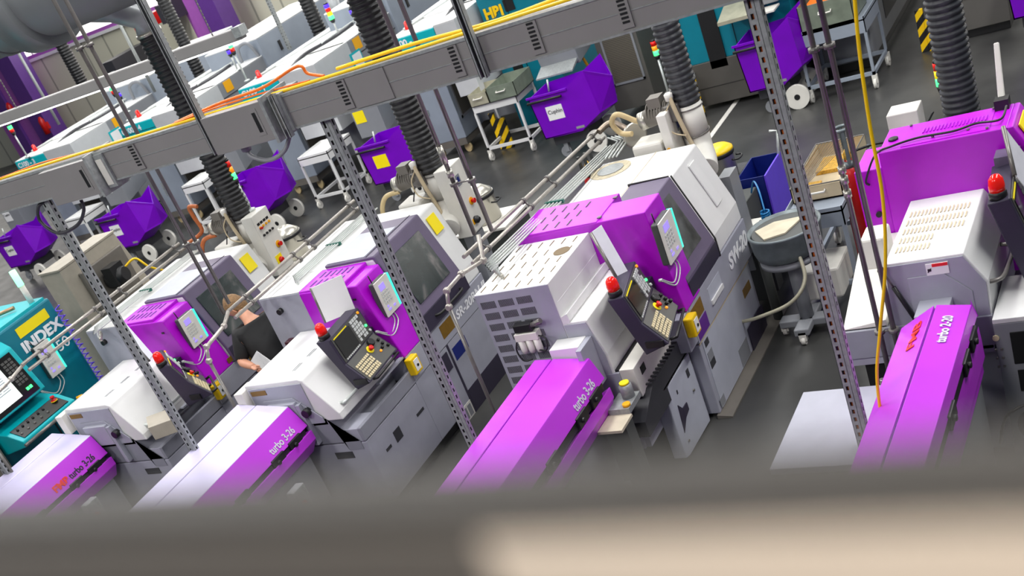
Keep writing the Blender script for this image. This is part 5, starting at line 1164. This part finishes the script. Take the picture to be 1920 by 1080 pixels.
c = at(618, 25, z=2.3); signal_tower((c.x, c.y, 1.9), 0, 2.45, 'small four-colour stacked lamp at the top, left of the thickest hose', ('green_glow', 'yellow_glow', 'red_glow', 'blue_glow'), r=.045)

# teal machines behind the aisle
R = thing('teal_cabinet', 'tall teal and grey machine cabinet at the top right, behind the right slotted post', 'machine', (-5.0, 15.2, 0))
b = MB(); b.box(-6.10, -4.56, 14.6, 16.4, .06, .60); b.build('grey_base', 'dark_taupe', R, bevel=.006)
b = MB(); b.box(-6.08, -4.58, 14.62, 16.4, .60, 2.3); b.build('teal_body', 'teal', R, bevel=.006)
b = MB(); b.box(-5.72, -5.50, 14.60, 14.62, .50, 2.3); b.box(-5.02, -4.90, 14.60, 14.62, .50, 2.3); b.build('dark_window', 'black', R)
b = MB(); b.box(-5.98, -5.975, 14.61, 14.62, .1, 2.3); b.box(-5.33, -5.325, 14.61, 14.62, .60, 2.3); b.box(-5.33, -5.325, 14.595, 14.6, .28, .6); b.box(-5.98, -5.33, 14.595, 14.6, .28, .285); b.build('door_gaps', 'black', R)
b = MB(); b.box(-6.02, -5.95, 14.59, 14.6, 1.22, 1.28); b.box(-6.02, -5.95, 14.58, 14.6, .46, .52); b.build('hinge', 'galv', R)
b = MB(); b.px([(14.2, 1.08), (14.2, 1.12), (14.6, 1.22), (14.6, 1.14)], -5.35, -4.97); b.build('drip_tray', 'crate_cream', R)
b = MB(); b.px([(14.3, 1.15), (14.2, 1.7), (14.6, 1.7), (14.6, 1.2)], -4.95, -4.60); b.build('chute', 'machine_grey', R, bevel=.02)
b = MB(); b.box(-4.94, -4.62, 14.1, 14.35, 1.10, 1.12); b.build('flap', 'warm_white', R)
R = thing('teal_cabinet', 'tall teal machine with yellow letters at the top, above the white trolley with crates', 'machine', (-9.1, 16.3, 0))
b = MB(); b.box(-9.18, -8.25, 15.6, 17.4, .1, 2.25); b.build('teal_body', 'teal', R, bevel=.006)
b = MB(); b.box(-8.98, -8.82, 15.59, 15.6, .8, 1.45); b.box(-8.78, -8.62, 15.59, 15.6, 1.72, 1.88); b.build('dark_window', 'black', R)
text('yellow_lettering', 'HBI', (-9.12, 15.59, 1.70), (1, 0, 0), (0, 0, 1), .20, 'cable_yellow', R, width=.30, bold=.010)
b = MB(); b.box(-8.75, -8.745, 15.59, 15.6, .2, 2.2); b.box(-9.1, -8.5, 15.59, 15.6, 2.0, 2.005); b.build('door_gaps', 'black', R)
b = MB(); b.box(-9.14, -9.07, 15.58, 15.6, 1.0, 1.05); b.build('latch', 'galv', R)
b = MB(); b.px([(14.75, .98), (14.65, 1.6), (15.2, 1.7), (15.2, 1.05)], -8.08, -7.50); b.build('chip_chute', 'machine_grey', R, bevel=.008)
b = MB(); b.box(-8.0, -7.72, 14.63, 14.64, 1.36, 1.56); l = b.build('notice', 'paper', R)
text('notice_lettering', 'Cuphin', (-7.98, 14.63, 1.46), (1, 0, 0), (0, 0, 1), .08, 'letter_black', l, width=.24)
b = MB(); b.px([(14.5, .96), (14.5, .98), (14.8, 1.08), (14.8, 1.04)], -8.08, -7.52); b.build('flap', 'galv', R)
R = thing('mesh_cabinet', 'tall dark grey cabinet with a brown mesh door, under the trunking at top centre-right', 'cabinet', (-7.1, 15.6, 0))
b = MB(); b.box(-7.40, -6.78, 15.1, 16.0, .12, 1.9); b.build('body', 'taupe_grey', R, bevel=.006)
b = MB(); b.box(-7.28, -6.86, 15.09, 15.1, .50, 1.8); b.build('mesh_door', 'mesh_panel', R)
b = MB(); b.box(-7.31, -7.28, 15.085, 15.1, .47, 1.8); b.box(-6.86, -6.83, 15.085, 15.1, .47, 1.8); b.box(-7.31, -6.83, 15.085, 15.1, .47, .50); b.build('door_frame', 'machine_grey', R)
b = MB(); b.box(-6.778, -6.776, 15.35, 15.5, 1.15, 1.25); b.build('sticker', 'magenta_panel', R)
b = MB(); b.tube([(-7.9, 15.3, 1.5), (-7.45, 15.0, .55)], .02, 8); b.build('yellow_hose', 'orange_label', R)
signal_tower((-6.50, 14.9, 0.0), 0, .96, 'red amber green signal lamp beside the mesh cabinet, touching the ribbed hose', ('green_glow', 'orange_glow', 'red_glow'), r=.04)
signal_tower((-2.03, 9.6, 0.0), 0, 1.50, 'red amber green signal lamp left of the right-most ribbed hose', ('green_glow', 'yellow_glow', 'red_glow'), r=.035)
R = thing('grey_machine', 'long grey machine flank receding at the top, right of the grey trolley', 'machine', (-4.2, 18, 0))
b = MB(); b.box(-4.5, -3.79, 14.75, 24, .12, 2.2); b.mat(1); b.box(-4.5, -3.83, 14.8, 24, 0, .12); b.build('body', ['machine_grey', 'black'], R, bevel=.006)
b = MB(); b.box(-3.79, -3.785, 15.6, 17.2, .3, 1.6); b.build('dark_bay', 'black', R)
R = thing('grey_machine', 'dark grey machine front at the top right, between the ribbed hose and the corner bin', 'machine', (-2.4, 16, 0))
b = MB(); b.box(-3.08, -2.30, 14.95, 17, .1, 1.9); b.mat(1); b.box(-3.05, -2.32, 15.0, 17, 0, .1); b.build('body', ['taupe_grey', 'black'], R, bevel=.006)
b = MB(); b.box(-2.95, -2.45, 14.945, 14.95, .45, 1.5); b.build('door', 'dark_taupe', R)
b = MB(); b.box(-1.2, 6, 15.1, 17, .1, 2.0); tag(b.build('grey_machine', 'taupe_grey'), 'dark machine row beyond the top right corner', 'machine')
# purple roof posts and bits by the far wall
for (px, py, w_, t) in ((395, 30, 1.1, 'behind the end of the strip light'), (40, 170, 1.2, 'at the upper left edge'), (30, 230, .8, 'low at the left edge, behind the strip light')):
    c = at(px, py, y=25.0)
    R = thing('roof_post', 'purple steel post against the pale wall ' + t, 'post', (c.x, 25, 0))
    b = MB(); b.box(c.x - w_ / 2, c.x - .05, 24.8, 25.3, 0, 6.5); b.build('lit_flange', 'magenta_panel', R)  # brighter flange colour paints the lit side of the purple post
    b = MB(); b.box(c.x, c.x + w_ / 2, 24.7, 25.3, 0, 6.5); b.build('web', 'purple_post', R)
for (px, py, r_) in ((103, 60, .09), (165, 60, .10)):
    pass
ribbed(tuple(at(165, 175, y=19.0)), (at(165, 175, y=19.0).x, 19.0, 5), .13, 'thin-looking ribbed hose far back at the left, before the pale wall', pitch=.06)
ribbed(tuple(at(385, 160, y=18.0)), (at(385, 160, y=18.0).x, 18.0, 5), .12, 'ribbed hose far back, left of the purple post', pitch=.06)
ribbed(tuple(at(602, 65, y=18.0)), (at(602, 65, y=18.0).x, 18.0, 5), .13, 'ribbed hose far back at the top, left of the thickest hose', pitch=.06)
for (px, py) in ((75, 190), ):
    pass
for (pa, t) in (((600, 60), 'far back between the thin post and the thickest hose'),):
    c = at(550, 100, y=17.0); slotted_post(c.x, 17.0, 1.95, 5, 'slotted post far back at the top, standing on the roofs of the second row', group='slotted steel posts')
for (px, py, y_, t) in ((72, 165, 17, 'left'), (232, 60, 17, 'right')):
    c = at(px, py, y=y_); pipe([(c.x, y_, 2.0), (c.x, y_, 6)], .03, 'pipe_white', 'pale vertical pipe before the far wall, the %s one of two' % t, 'pale far pipes')
for (px, py, t) in ((20, 205, 'left'), (80, 232, 'right')):
    c = at(px, py, y=24.55); b = MB(); b.box(c.x - .04, c.x + .04, 24.6, 24.72, c.z - .2, c.z); b.lathe((c.x, c.y, c.z - .3), [(.09, 0), (.09, .4), (.03, .5)], 14); tag(b.build('fire_extinguisher', 'red_paint'), 'small red fire extinguisher before the far wall, the %s one' % t, 'fire extinguisher')
for (px, py) in ((215, 130), (320, 22)):
    c = at(px, py, y=24.5); b = MB(); b.box(c.x - .25, c.x + .25, 24.3, 25.9, c.z - .2, c.z + .25); tag(b.build('wall_unit', 'dark_grey'), 'small dark unit on the far wall ' + ('above the strip light' if px == 215 else 'beside the purple post'), 'wall unit')
for (px, py, s) in ((270, 45, 1),):
    c = at(px, py, y=24.5); b = MB(); b.box(c.x - .2, c.x + .2, 24.3, 25.9, c.z - .15, c.z + .15); tag(b.build('wall_unit', 'red_paint'), 'small red unit on the far wall beside the duct elbow', 'wall unit')

# ---- between the two right-hand lathes -------------------------------------------------
cx_, cy_ = -3.06, 8.35
R = thing('swarf_tub', 'round grey tub full of pale sludge on a pedestal, behind the right slotted post', 'tub', (cx_, cy_, 0))
b = MB(); b.lathe((cx_, cy_, .70), [(.20, 0), (.25, .03), (.265, .08), (.275, .20), (.285, .22), (.285, .235), (.268, .235), (.26, .19), (.001, .19)], 36); b.build('drum', 'galv_dark', R)
b = MB(); b.lathe((cx_, cy_, .66), [(.24, 0), (.24, .03), (.22, .045)], 32); b.build('ring', 'machine_grey', R)
b = MB(); b.lathe((cx_, cy_, .915), [(.25, .0), (.25, .006)], 30); b.build('sludge', 'dark_side', R)
b = MB(); b.ext([(cx_ - .22, cy_ - .02, .922), (cx_ - .10, cy_ - .20, .922), (cx_ + .05, cy_ - .14, .922), (cx_ + .13, cy_ + .12, .922), (cx_ - .10, cy_ + .10, .922)], (0, 0, .012)); b.build('pale_crust', 'kraft_light', R)
b = MB(); b.cyl((cx_, cy_, .12), (cx_, cy_, .66), .055); b.build('column', 'machine_grey', R)
b = MB(); b.box(cx_ - .22, cx_ + .22, cy_ - .06, cy_ + .06, .08, .14); b.box(cx_ - .06, cx_ + .06, cy_ - .22, cy_ + .22, .08, .14); b.build('foot_cross', 'machine_grey', R, bevel=.01)
for dx, dy in ((-.2, 0), (.2, 0), (0, -.2), (0, .2)): castor(R, cx_ + dx, cy_ + dy, .035, 'warm_white')
b = MB(); b.tube(wobble([(cx_ + .12, cy_ - .18, .80), (cx_ + .16, cy_ - .28, .60), (cx_ + .04, cy_ - .36, .46), (cx_ - .25, cy_ - .34, .36), (cx_ - .42, cy_ - .3, .32)]), .015, 8); b.build('drain_hose', 'crate_cream', R)
b = MB(); b.box(-3.20, -2.80, 8.55, 8.95, .16, .42); tag(b.build('pump_box', 'warm_white', None, bevel=.02), 'white pump box low behind the pedestal of the round tub', 'pump')
b = MB(); b.cyl((-3.395, 8.62, 0), (-3.395, 8.62, .70), .04, 18); b.box(-3.44, -3.35, 8.56, 8.68, .70, .78); tag(b.build('pump_column', 'dark_side'), 'black pump column between the lathe marked SW-20 and the round tub', 'pump')
b = MB(); b.box(-3.44, -3.38, 8.75, 8.9, .2, .78); tag(b.build('air_service_unit', 'dark_grey'), 'dark air unit by the coiled blue hose at the end of the lathe marked SW-20', 'pump')
b = MB(); b.tube([(-3.36 + .035 * math.cos(a * .8), 8.85 + .035 * math.sin(a * .8), .74 + a * .0022) for a in range(60)], .008, 6); b.tube(wobble([(-3.36, 8.85, .87), (-3.42, 9.0, 1.0), (-3.52, 9.2, 1.0), (-3.62, 9.35, .85)]), .008, 6); tag(b.build('coiled_air_hose', 'blue_hose'), 'blue coiled air hose at the end of the lathe marked SW-20', 'hose')
R = thing('chip_bin', 'open violet chip bin with a long bare tiller, behind the right slotted post', 'bin', (-3.65, 10.1, 0))
b = MB(); b.py([(-3.60, .15), (-3.59, .86), (-3.575, .86), (-3.585, .15)], 9.65, 10.16); b.build('near_side', 'bin_violet', R)
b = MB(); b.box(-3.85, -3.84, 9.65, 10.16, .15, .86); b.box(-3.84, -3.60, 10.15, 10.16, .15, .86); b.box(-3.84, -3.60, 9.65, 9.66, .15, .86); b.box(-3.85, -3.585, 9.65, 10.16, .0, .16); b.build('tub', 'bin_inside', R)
b = MB(); b.tube([(-3.59, 10.1, .8), (-3.57, 10.2, 1.04), (-3.64, 10.2, 1.05)], .014, 8); b.build('tiller', 'pipe_white', R)
# trolley with shallow tray and crate
R = trolley(-3.20, -2.72, 8.75, 9.95, .84, 'grey trolley with a long flat tray between the red gas cylinder and the tub', 'machine_blue_grey', .16)
R = crate(-3.17, -2.76, 9.0, 9.92, .82, .12, 'kraft', 'brown tray of brass chips under a wire grid on the grey trolley')
b = MB(); b.box(-3.1, -2.8, 9.5, 9.8, .83, .86); b.box(-3.12, -3.0, 9.1, 9.3, .83, .86); b.build('brass_chips', 'brass_chips', R)
b = MB()
for k in range(12): b.tube([(-3.17 + k * .012, 9.0, .95 + k * .001), (-3.17 + k * .03, 9.9, .95)], .003, 4)
b.tube([(-3.17, 9.0, .95), (-2.76, 9.0, .95), (-2.76, 9.9, .95), (-3.17, 9.9, .95), (-3.17, 9.0, .95)], .006, 5); b.build('wire_grid', 'steel', R)
# gas cylinder
gx, gy = -2.52, 8.5
c = at(1590, 300, z=1.05); gx, gy = c.x, c.y
R = thing('gas_cylinder', 'red gas cylinder with a dark collar guard standing beside the purple machine', 'gas cylinder', (gx, gy, 0))
b = MB(); b.lathe((gx, gy, 0), [(.085, 0), (.09, .02), (.09, .88), (.082, .95), (.06, 1.0), (.035, 1.02), (.03, 1.06)], 24); b.build('body', 'red_paint', R)
b = MB(); b.tube([(gx, gy, 1.0), (gx, gy, 1.05)], .062, 18); 
for a in range(4):
    w_ = a * math.pi / 2 + .4; b.box(gx + .055 * math.cos(w_) - .012, gx + .055 * math.cos(w_) + .012, gy + .055 * math.sin(w_) - .012, gy + .055 * math.sin(w_) + .012, 1.04, 1.30)
b.tube([(gx + .06 * math.cos(a * .35), gy + .06 * math.sin(a * .35), 1.31) for a in range(18)], .014, 8, closed=True); b.build('collar_guard', 'galv_dark', R)
b = MB(); b.lathe((gx, gy, 1.05), [(.03, 0), (.03, .06), (.015, .09)], 12); b.build('valve', 'brass_chips', R)
b = MB(); b.tube(wobble([(gx, gy, 1.1), (gx + .2, gy + .15, 1.08), (gx + .45, gy + .3, 1.0), (gx + .6, gy + .4, 1.15)]), .01, 7); tag(b.build('gas_hose', 'black'), 'black hose running from the gas cylinder towards the white box', 'hose')
gx2 = at(1105, 320, z=.95)
R = thing('gas_cylinder', 'second red gas cylinder, mostly hidden behind the lathe marked SW-20', 'gas cylinder', (gx2.x, gx2.y, 0))
b = MB(); b.lathe((gx2.x, gx2.y, 0), [(.085, 0), (.09, .02), (.09, .80), (.075, .90), (.03, .95)], 24); b.build('body', 'red_paint', R)
b = MB()
for a in range(4):
    w_ = a * math.pi / 2 + .4; b.box(gx2.x + .065 * math.cos(w_) - .012, gx2.x + .065 * math.cos(w_) + .012, gx2.y + .065 * math.sin(w_) - .012, gx2.y + .065 * math.sin(w_) + .012, .90, 1.12)
b.tube([(gx2.x + .07 * math.cos(a * .35), gx2.y + .07 * math.sin(a * .35), .93) for a in range(18)], .016, 8, closed=True); b.build('collar_guard', 'dark_side', R)
b = MB(); b.lathe((gx2.x, gx2.y, .93), [(.035, 0), (.035, .08), (.015, .12)], 12); b.build('valve', 'brass_chips', R)

# hydraulic unit in front of the SW-20 lathe (yellow caps)
R = thing('oil_unit', 'small clear oil reservoir with yellow caps below the operator panel', 'oil unit', (-3.52, 6.22, 0))
b = MB(); b.box(-3.73, -3.57, 5.98, 6.10, .30, .74); b.build('housing', 'dark_side', R)
b = MB(); b.box(-3.74, -3.56, 5.90, 6.10, .74, .76); b.build('cover_plate', 'kraft_light', R)
b = MB(); b.box(-3.73, -3.57, 6.10, 6.32, .76, .80); b.lathe((-3.63, 6.26, .80), [(.045, 0), (.045, .09), (.03, .10)], 16); b.build('reservoir', 'galv', R)
b = MB(); b.lathe((-3.63, 6.26, .90), [(.034, 0), (.034, .015)], 16); b.build('filler_cap', 'sign_yellow', R)
b = MB(); b.lathe((-3.60, 6.14, .80), [(.028, 0), (.028, .02)], 16); b.build('relief_cap', 'orange_label', R)
for (x, y, z, t) in ((-8.36, 5.35, .55, 'left-hand lathe'), (-6.0, 5.35, .55, 'middle lathe')):
    R = thing('feeder_pump', 'round pump with a small violet plate beside the bar feeder of the ' + t, 'pump', (x, y, z - .55))
    b = MB(); b.lathe((x, y, z), [(.10, -.10), (.12, 0), (.12, .08), (.09, .12)], 22, axis=(.3, -.5, .6)); b.box(x - .1, x + .1, y - .1, y + .1, 0, z - .05); b.build('casing', 'galv', R)
    b = MB(); b.box(x - .10, x - .02, y - .02, y + .12, z + .10, z + .26); b.build('terminal_box', 'galv', R, bevel=.008)
    b = MB(); b.lathe((x + .0, y + .02, z + .14), [(.02, 0), (.02, .02)], 12, axis=(.3, -.5, .6)); b.build('button', 'red', R)

# ================================================================== the man
def skin_body(name, m, nodes, edges, parent, sub=2):
    """limbs grown as one skin over a jointed skeleton: nodes = {key: (pos, radius)}"""
    me = bpy.data.meshes.new(name); keys = list(nodes); idx = {k: i for i, k in enumerate(keys)}
    off = parent.location if parent else Vector((0, 0, 0))
    me.from_pydata([tuple(Vector(nodes[k][0]) - off) for k in keys], [(idx[a], idx[b_]) for a, b_ in edges], [])
    o = bpy.data.objects.new(name, me); COL.objects.link(o)
    if parent: o.parent = parent
    md = o.modifiers.new('skin', 'SKIN'); md.use_smooth_shade = True
    lay = me.skin_vertices[0] if me.skin_vertices else None
    if lay is None:
        bm = bmesh.new(); bm.from_mesh(me); bm.verts.layers.skin.verify(); bm.to_mesh(me); bm.free(); lay = me.skin_vertices[0]
    for k in keys:
        r = nodes[k][1]; lay.data[idx[k]].radius = (r, r) if not isinstance(r, tuple) else r
        lay.data[idx[k]].use_root = (idx[k] == 0)
    sb = o.modifiers.new('sub', 'SUBSURF'); sb.levels = sub; sb.render_levels = sub
    me.materials.append(MATS[m]); return o
# he stands right of his lathe and leans to its window: facing -x, head bowed
px0, py0 = -7.36, 7.12
P = thing('person', 'man with short brown hair in black T-shirt bowed over a lathe window holding papers', 'person', (px0, py0, 0))
def L(x, y, z): return (px0 + x, py0 + y, z)
# facing direction F = (-.9,.4), side S to his left
F = Vector((-.93, .37, 0)); S = Vector((-.37, -.93, 0))      # S = his left hand side (towards the viewer)
def G(f, s, z): return tuple(Vector((px0, py0, z)) + F * f + S * s)
body = skin_body('body', 'skin', {
    'pel': (G(0, 0, .96), (.13, .10)), 'wst': (G(.03, 0, 1.12), (.125, .10)), 'chs': (G(.10, 0, 1.33), (.14, .11)), 'nk0': (G(.17, 0, 1.47), .07), 'nk1': (G(.235, 0, 1.535), .056), 'hd': (G(.28, 0, 1.58), .05),
    'sl': (G(.12, .17, 1.42), .062), 'el': (G(.11, .28, 1.20), .050), 'wl': (G(-.08, .285, 1.19), .034), 'pl': (G(-.11, .285, 1.185), (.034, .026)),
    'sr': (G(.13, -.17, 1.42), .062), 'er': (G(.20, -.24, 1.15), .046), 'wr': (G(.42, -.12, 1.10), .032), 'pr': (G(.48, -.08, 1.10), (.038, .022)),
    'hl': (G(0, .10, .88), .10), 'kl': (G(.03, .11, .50), .065), 'al': (G(-.02, .12, .09), .045), 'tl': (G(.14, .13, .04), .04),
    'hr': (G(0, -.10, .88), .10), 'kr': (G(.05, -.11, .50), .065), 'ar': (G(.02, -.12, .09), .045), 'tr': (G(.18, -.13, .04), .04)},
    [('pel', 'wst'), ('wst', 'chs'), ('chs', 'nk0'), ('nk0', 'nk1'), ('nk1', 'hd'), ('chs', 'sl'), ('sl', 'el'), ('el', 'wl'), ('wl', 'pl'), ('chs', 'sr'), ('sr', 'er'), ('er', 'wr'), ('wr', 'pr'),
     ('pel', 'hl'), ('hl', 'kl'), ('kl', 'al'), ('al', 'tl'), ('pel', 'hr'), ('hr', 'kr'), ('kr', 'ar'), ('ar', 'tr')], P)
# head: shaped ellipsoid looking down-forward
hc = Vector(G(.315, 0, 1.605)); hf = Vector((-.86, -.30, -.42)).normalized(); hs = Vector((.33, -.94, 0)).normalized(); hu = hs.cross(hf).normalized()
if hu.z < 0: hu = -hu
def headmesh():
    b = MB(); n, k = 28, 20
    V = []
    for i in range(k + 1):
        th = math.pi * i / k
        for j in range(n):
            ph = 2 * math.pi * j / n
            u = math.cos(th); r = math.sin(th); a = r * math.cos(ph); c = r * math.sin(ph)
            X = a * .096; Y = c * .076; Z = u * .118
            if a > 0 and u < -.1: X *= 1 - .12 * (-u); Y *= 1 - .25 * (-u)
            if a > 0.6:
                if abs(c) < .16 and -.35 < u < .12: X += .022 * (1 - abs(c) / .16) * (1 - (u + .12) ** 2 * 9)     # nose
                if .08 < abs(c) < .42 and .02 < u < .22: X -= .010                                      # eye sockets
                if abs(c) < .3 and -.58 < u < -.44: X += .006                                           # lips
            if a < 0 and u < -.3: X *= .85; Y *= .85
            V.append(hc + hf * X + hs * Y + hu * Z)
    base = len(b.v); b.v += V
    for i in range(k):
        for j in range(n):
            j2 = (j + 1) % n; b.f.append([base + i * n + j, base + i * n + j2, base + (i + 1) * n + j2, base + (i + 1) * n + j]); b.m.append(0); b.sm.append(True)
    return b
o = headmesh().build('head', 'skin', P)
for s in (-1, 1):
    e = hc + hs * (.076 * s) - hf * .008 - hu * .005
    b = MB(); b.tube(wobble([e + hu * .03 - hf * .01, e + hu * .034 + hf * .008 + hs * .012 * s, e + hs * .016 * s + hf * .004, e - hu * .03], 4), [.007] * 13, 7); b.build('ear', 'skin', P)
    b = MB(); b.lathe(hc + hf * .083 + hs * (.030 * s) + hu * .016, [(.010, 0), (.006, .004)], 10, axis=hf); b.build('eye', 'letter_black', P)
b = MB(); b.tube([hc + hf * .088 + hs * .022 - hu * .062, hc + hf * .094 - hu * .060, hc + hf * .088 - hs * .022 - hu * .062], .004, 6); b.build('mouth', 'wood', P)
# hair cap
b = MB(); n, k = 28, 12; V = []
rnd = random.Random(3)
for i in range(k + 1):
    th = math.pi * .66 * i / k
    for j in range(n):
        ph = 2 * math.pi * j / n; u = math.cos(th); r = math.sin(th); a = r * math.cos(ph); c = r * math.sin(ph)
        if a > 0.2 and u < .42: u = .42 + (u - .42) * .1; r2 = math.sqrt(1 - u * u); a = r2 * math.cos(ph); c = r2 * math.sin(ph)
        elif u < -.05 and a > -.2: u = -.05
        g = 1.07 + rnd.uniform(0, .035)
        V.append(hc + hf * a * .096 * g + hs * c * .077 * g + hu * u * .119 * g)
base = len(b.v); b.v += V
for i in range(k):
    for j in range(n):
        j2 = (j + 1) % n; b.f.append([base + i * n + j, base + i * n + j2, base + (i + 1) * n + j2, base + (i + 1) * n + j]); b.m.append(0); b.sm.append(True)
b.build('hair', 'hair', P)
# T-shirt and trousers over the body
shirt = skin_body('t_shirt', 'shirt_black', {
    'hem': (G(-.01, 0, .86), (.20, .20)), 'wst': (G(.0, 0, 1.0), (.20, .20)), 'mid': (G(.03, 0, 1.15), (.20, .20)), 'chs': (G(.09, 0, 1.32), (.21, .20)), 'nk': (G(.15, 0, 1.45), (.12, .11)),
    'sl': (G(.12, .19, 1.40), .095), 'al': (G(.125, .245, 1.26), .075), 'al2': (G(.128, .26, 1.20), .068), 'sr': (G(.12, -.19, 1.40), .095), 'ar': (G(.15, -.24, 1.26), .075), 'ar2': (G(.16, -.25, 1.20), .068)},
    [('hem', 'wst'), ('wst', 'mid'), ('mid', 'chs'), ('chs', 'nk'), ('chs', 'sl'), ('sl', 'al'), ('al', 'al2'), ('chs', 'sr'), ('sr', 'ar'), ('ar', 'ar2')], P)
tro = skin_body('trousers', 'trousers', {
    'pel': (G(0, 0, .93), (.165, .13)), 'hl': (G(0, .10, .84), .12), 'kl': (G(.03, .11, .50), .085), 'al': (G(-.02, .12, .10), .07), 'hr': (G(0, -.10, .84), .12), 'kr': (G(.05, -.11, .50), .085), 'ar': (G(.02, -.12, .10), .07)},
    [('pel', 'hl'), ('hl', 'kl'), ('kl', 'al'), ('pel', 'hr'), ('hr', 'kr'), ('kr', 'ar')], P)
for s, f in ((1, .0), (-1, .04)):
    c0 = Vector(G(f - .06, .12 * s, 0)); c1 = Vector(G(f + .20, .13 * s, 0)); sd = S * .045
    b = MB(); b.ext([c0 - sd, c1 - sd, c1 + sd, c0 + sd], (0, 0, .08)); b.build('shoe', 'black', P, bevel=.02, seg=3)
# hands with fingers: the near (left) hand holds the papers
def hand(palm, fdir, ndir, sdir, curl):
    palm = Vector(palm); fd = Vector(fdir).normalized(); nd = Vector(ndir).normalized(); sd = Vector(sdir).normalized()
    nodes = {'w': (palm - fd * .05, (.026, .018)), 'p': (palm, (.036, .016)), 'q': (palm + fd * .03, (.036, .014))}; ed = [('w', 'p'), ('p', 'q')]
    h = skin_body('hand', 'skin', nodes, ed, P)
    for i, (ln, of) in enumerate(((.068, -.030), (.076, -.010), (.072, .010), (.058, .029))):
        a = palm + fd * .035 + sd * of; c1 = curl
        p1 = a + (fd * math.cos(c1) + nd * math.sin(c1)) * ln * .42; p2 = p1 + (fd * math.cos(c1 * 2) + nd * math.sin(c1 * 2)) * ln * .33; p3 = p2 + (fd * math.cos(c1 * 2.7) + nd * math.sin(c1 * 2.7)) * ln * .27
        skin_body('finger', 'skin', {'a': (a - fd * .015, .0092), 'b': (p1, .0086), 'c': (p2, .0078), 'd': (p3, .0068)}, [('a', 'b'), ('b', 'c'), ('c', 'd')], P)
    t0 = palm - sd * .028 - fd * .012; skin_body('thumb', 'skin', {'a': (t0, .012), 'b': (t0 - sd * .018 + fd * .028 + nd * .014, .0105), 'c': (t0 - sd * .012 + fd * .055 + nd * .026, .0085)}, [('a', 'b'), ('b', 'c')], P)
hand(G(-.135, .285, 1.18), -F * .95 - S * .1 + Vector((0, 0, -.25)), -S, Vector((0, 0, 1)), .5)
hand(G(.50, -.08, 1.10), F, (0, 0, -1), S, .6)
# the papers he holds (a thing of their own)
pc = Vector(G(.44, .03, 1.07))
a = Vector((.10, -.02, -.01)); c = Vector((.145, .20, .0)); 
b = MB(); p0 = at(481, 658, y=6.80); u1 = at(514, 681, y=6.76) - p0; u2 = at(470, 677, y=6.82) - p0; nn = u1.cross(u2).normalized() * .003
b.ext([p0, p0 + u1, p0 + u1 + u2, p0 + u2], nn)
b.mat(1)
for k in range(7): q = p0 + u1 * .12 + u2 * (.12 + k * .1); b.ext([q, q + u1 * .7, q + u1 * .7 + u2 * .015, q + u2 * .015], nn * 1.2)
tag(b.build('papers', ['paper', 'machine_grey']), 'folded white sheets held in the hand of the man in black', 'paper')


P.scale = (1, 1, .962); P.location.x += .02

# ================================================================== guard rail of the walkway the view is taken from
R = thing('guard_rail', 'blurred dark guard rail with a pale toe board, across the bottom of the view', 'railing', (0, .2, 0))
b = MB(); b.box(-6, 4, .128, .140, 4.395, 4.4080); b.build('top_bar', 'rail_dark', R, bevel=.003)
b = MB(); b.box(-6, 4, .1265, .128, 3.2, 4.4012); b.build('board', 'board_grey_dim', R)  # the board's dimmer left stretch is put into a grey colour
b = MB(); b.box(-.108, 4, .1255, .1265, 3.2, 4.4010); b.build('beige_lit_sheet', 'rail_beige_lit', R)  # sheet added to paint the board's lit right stretch beige
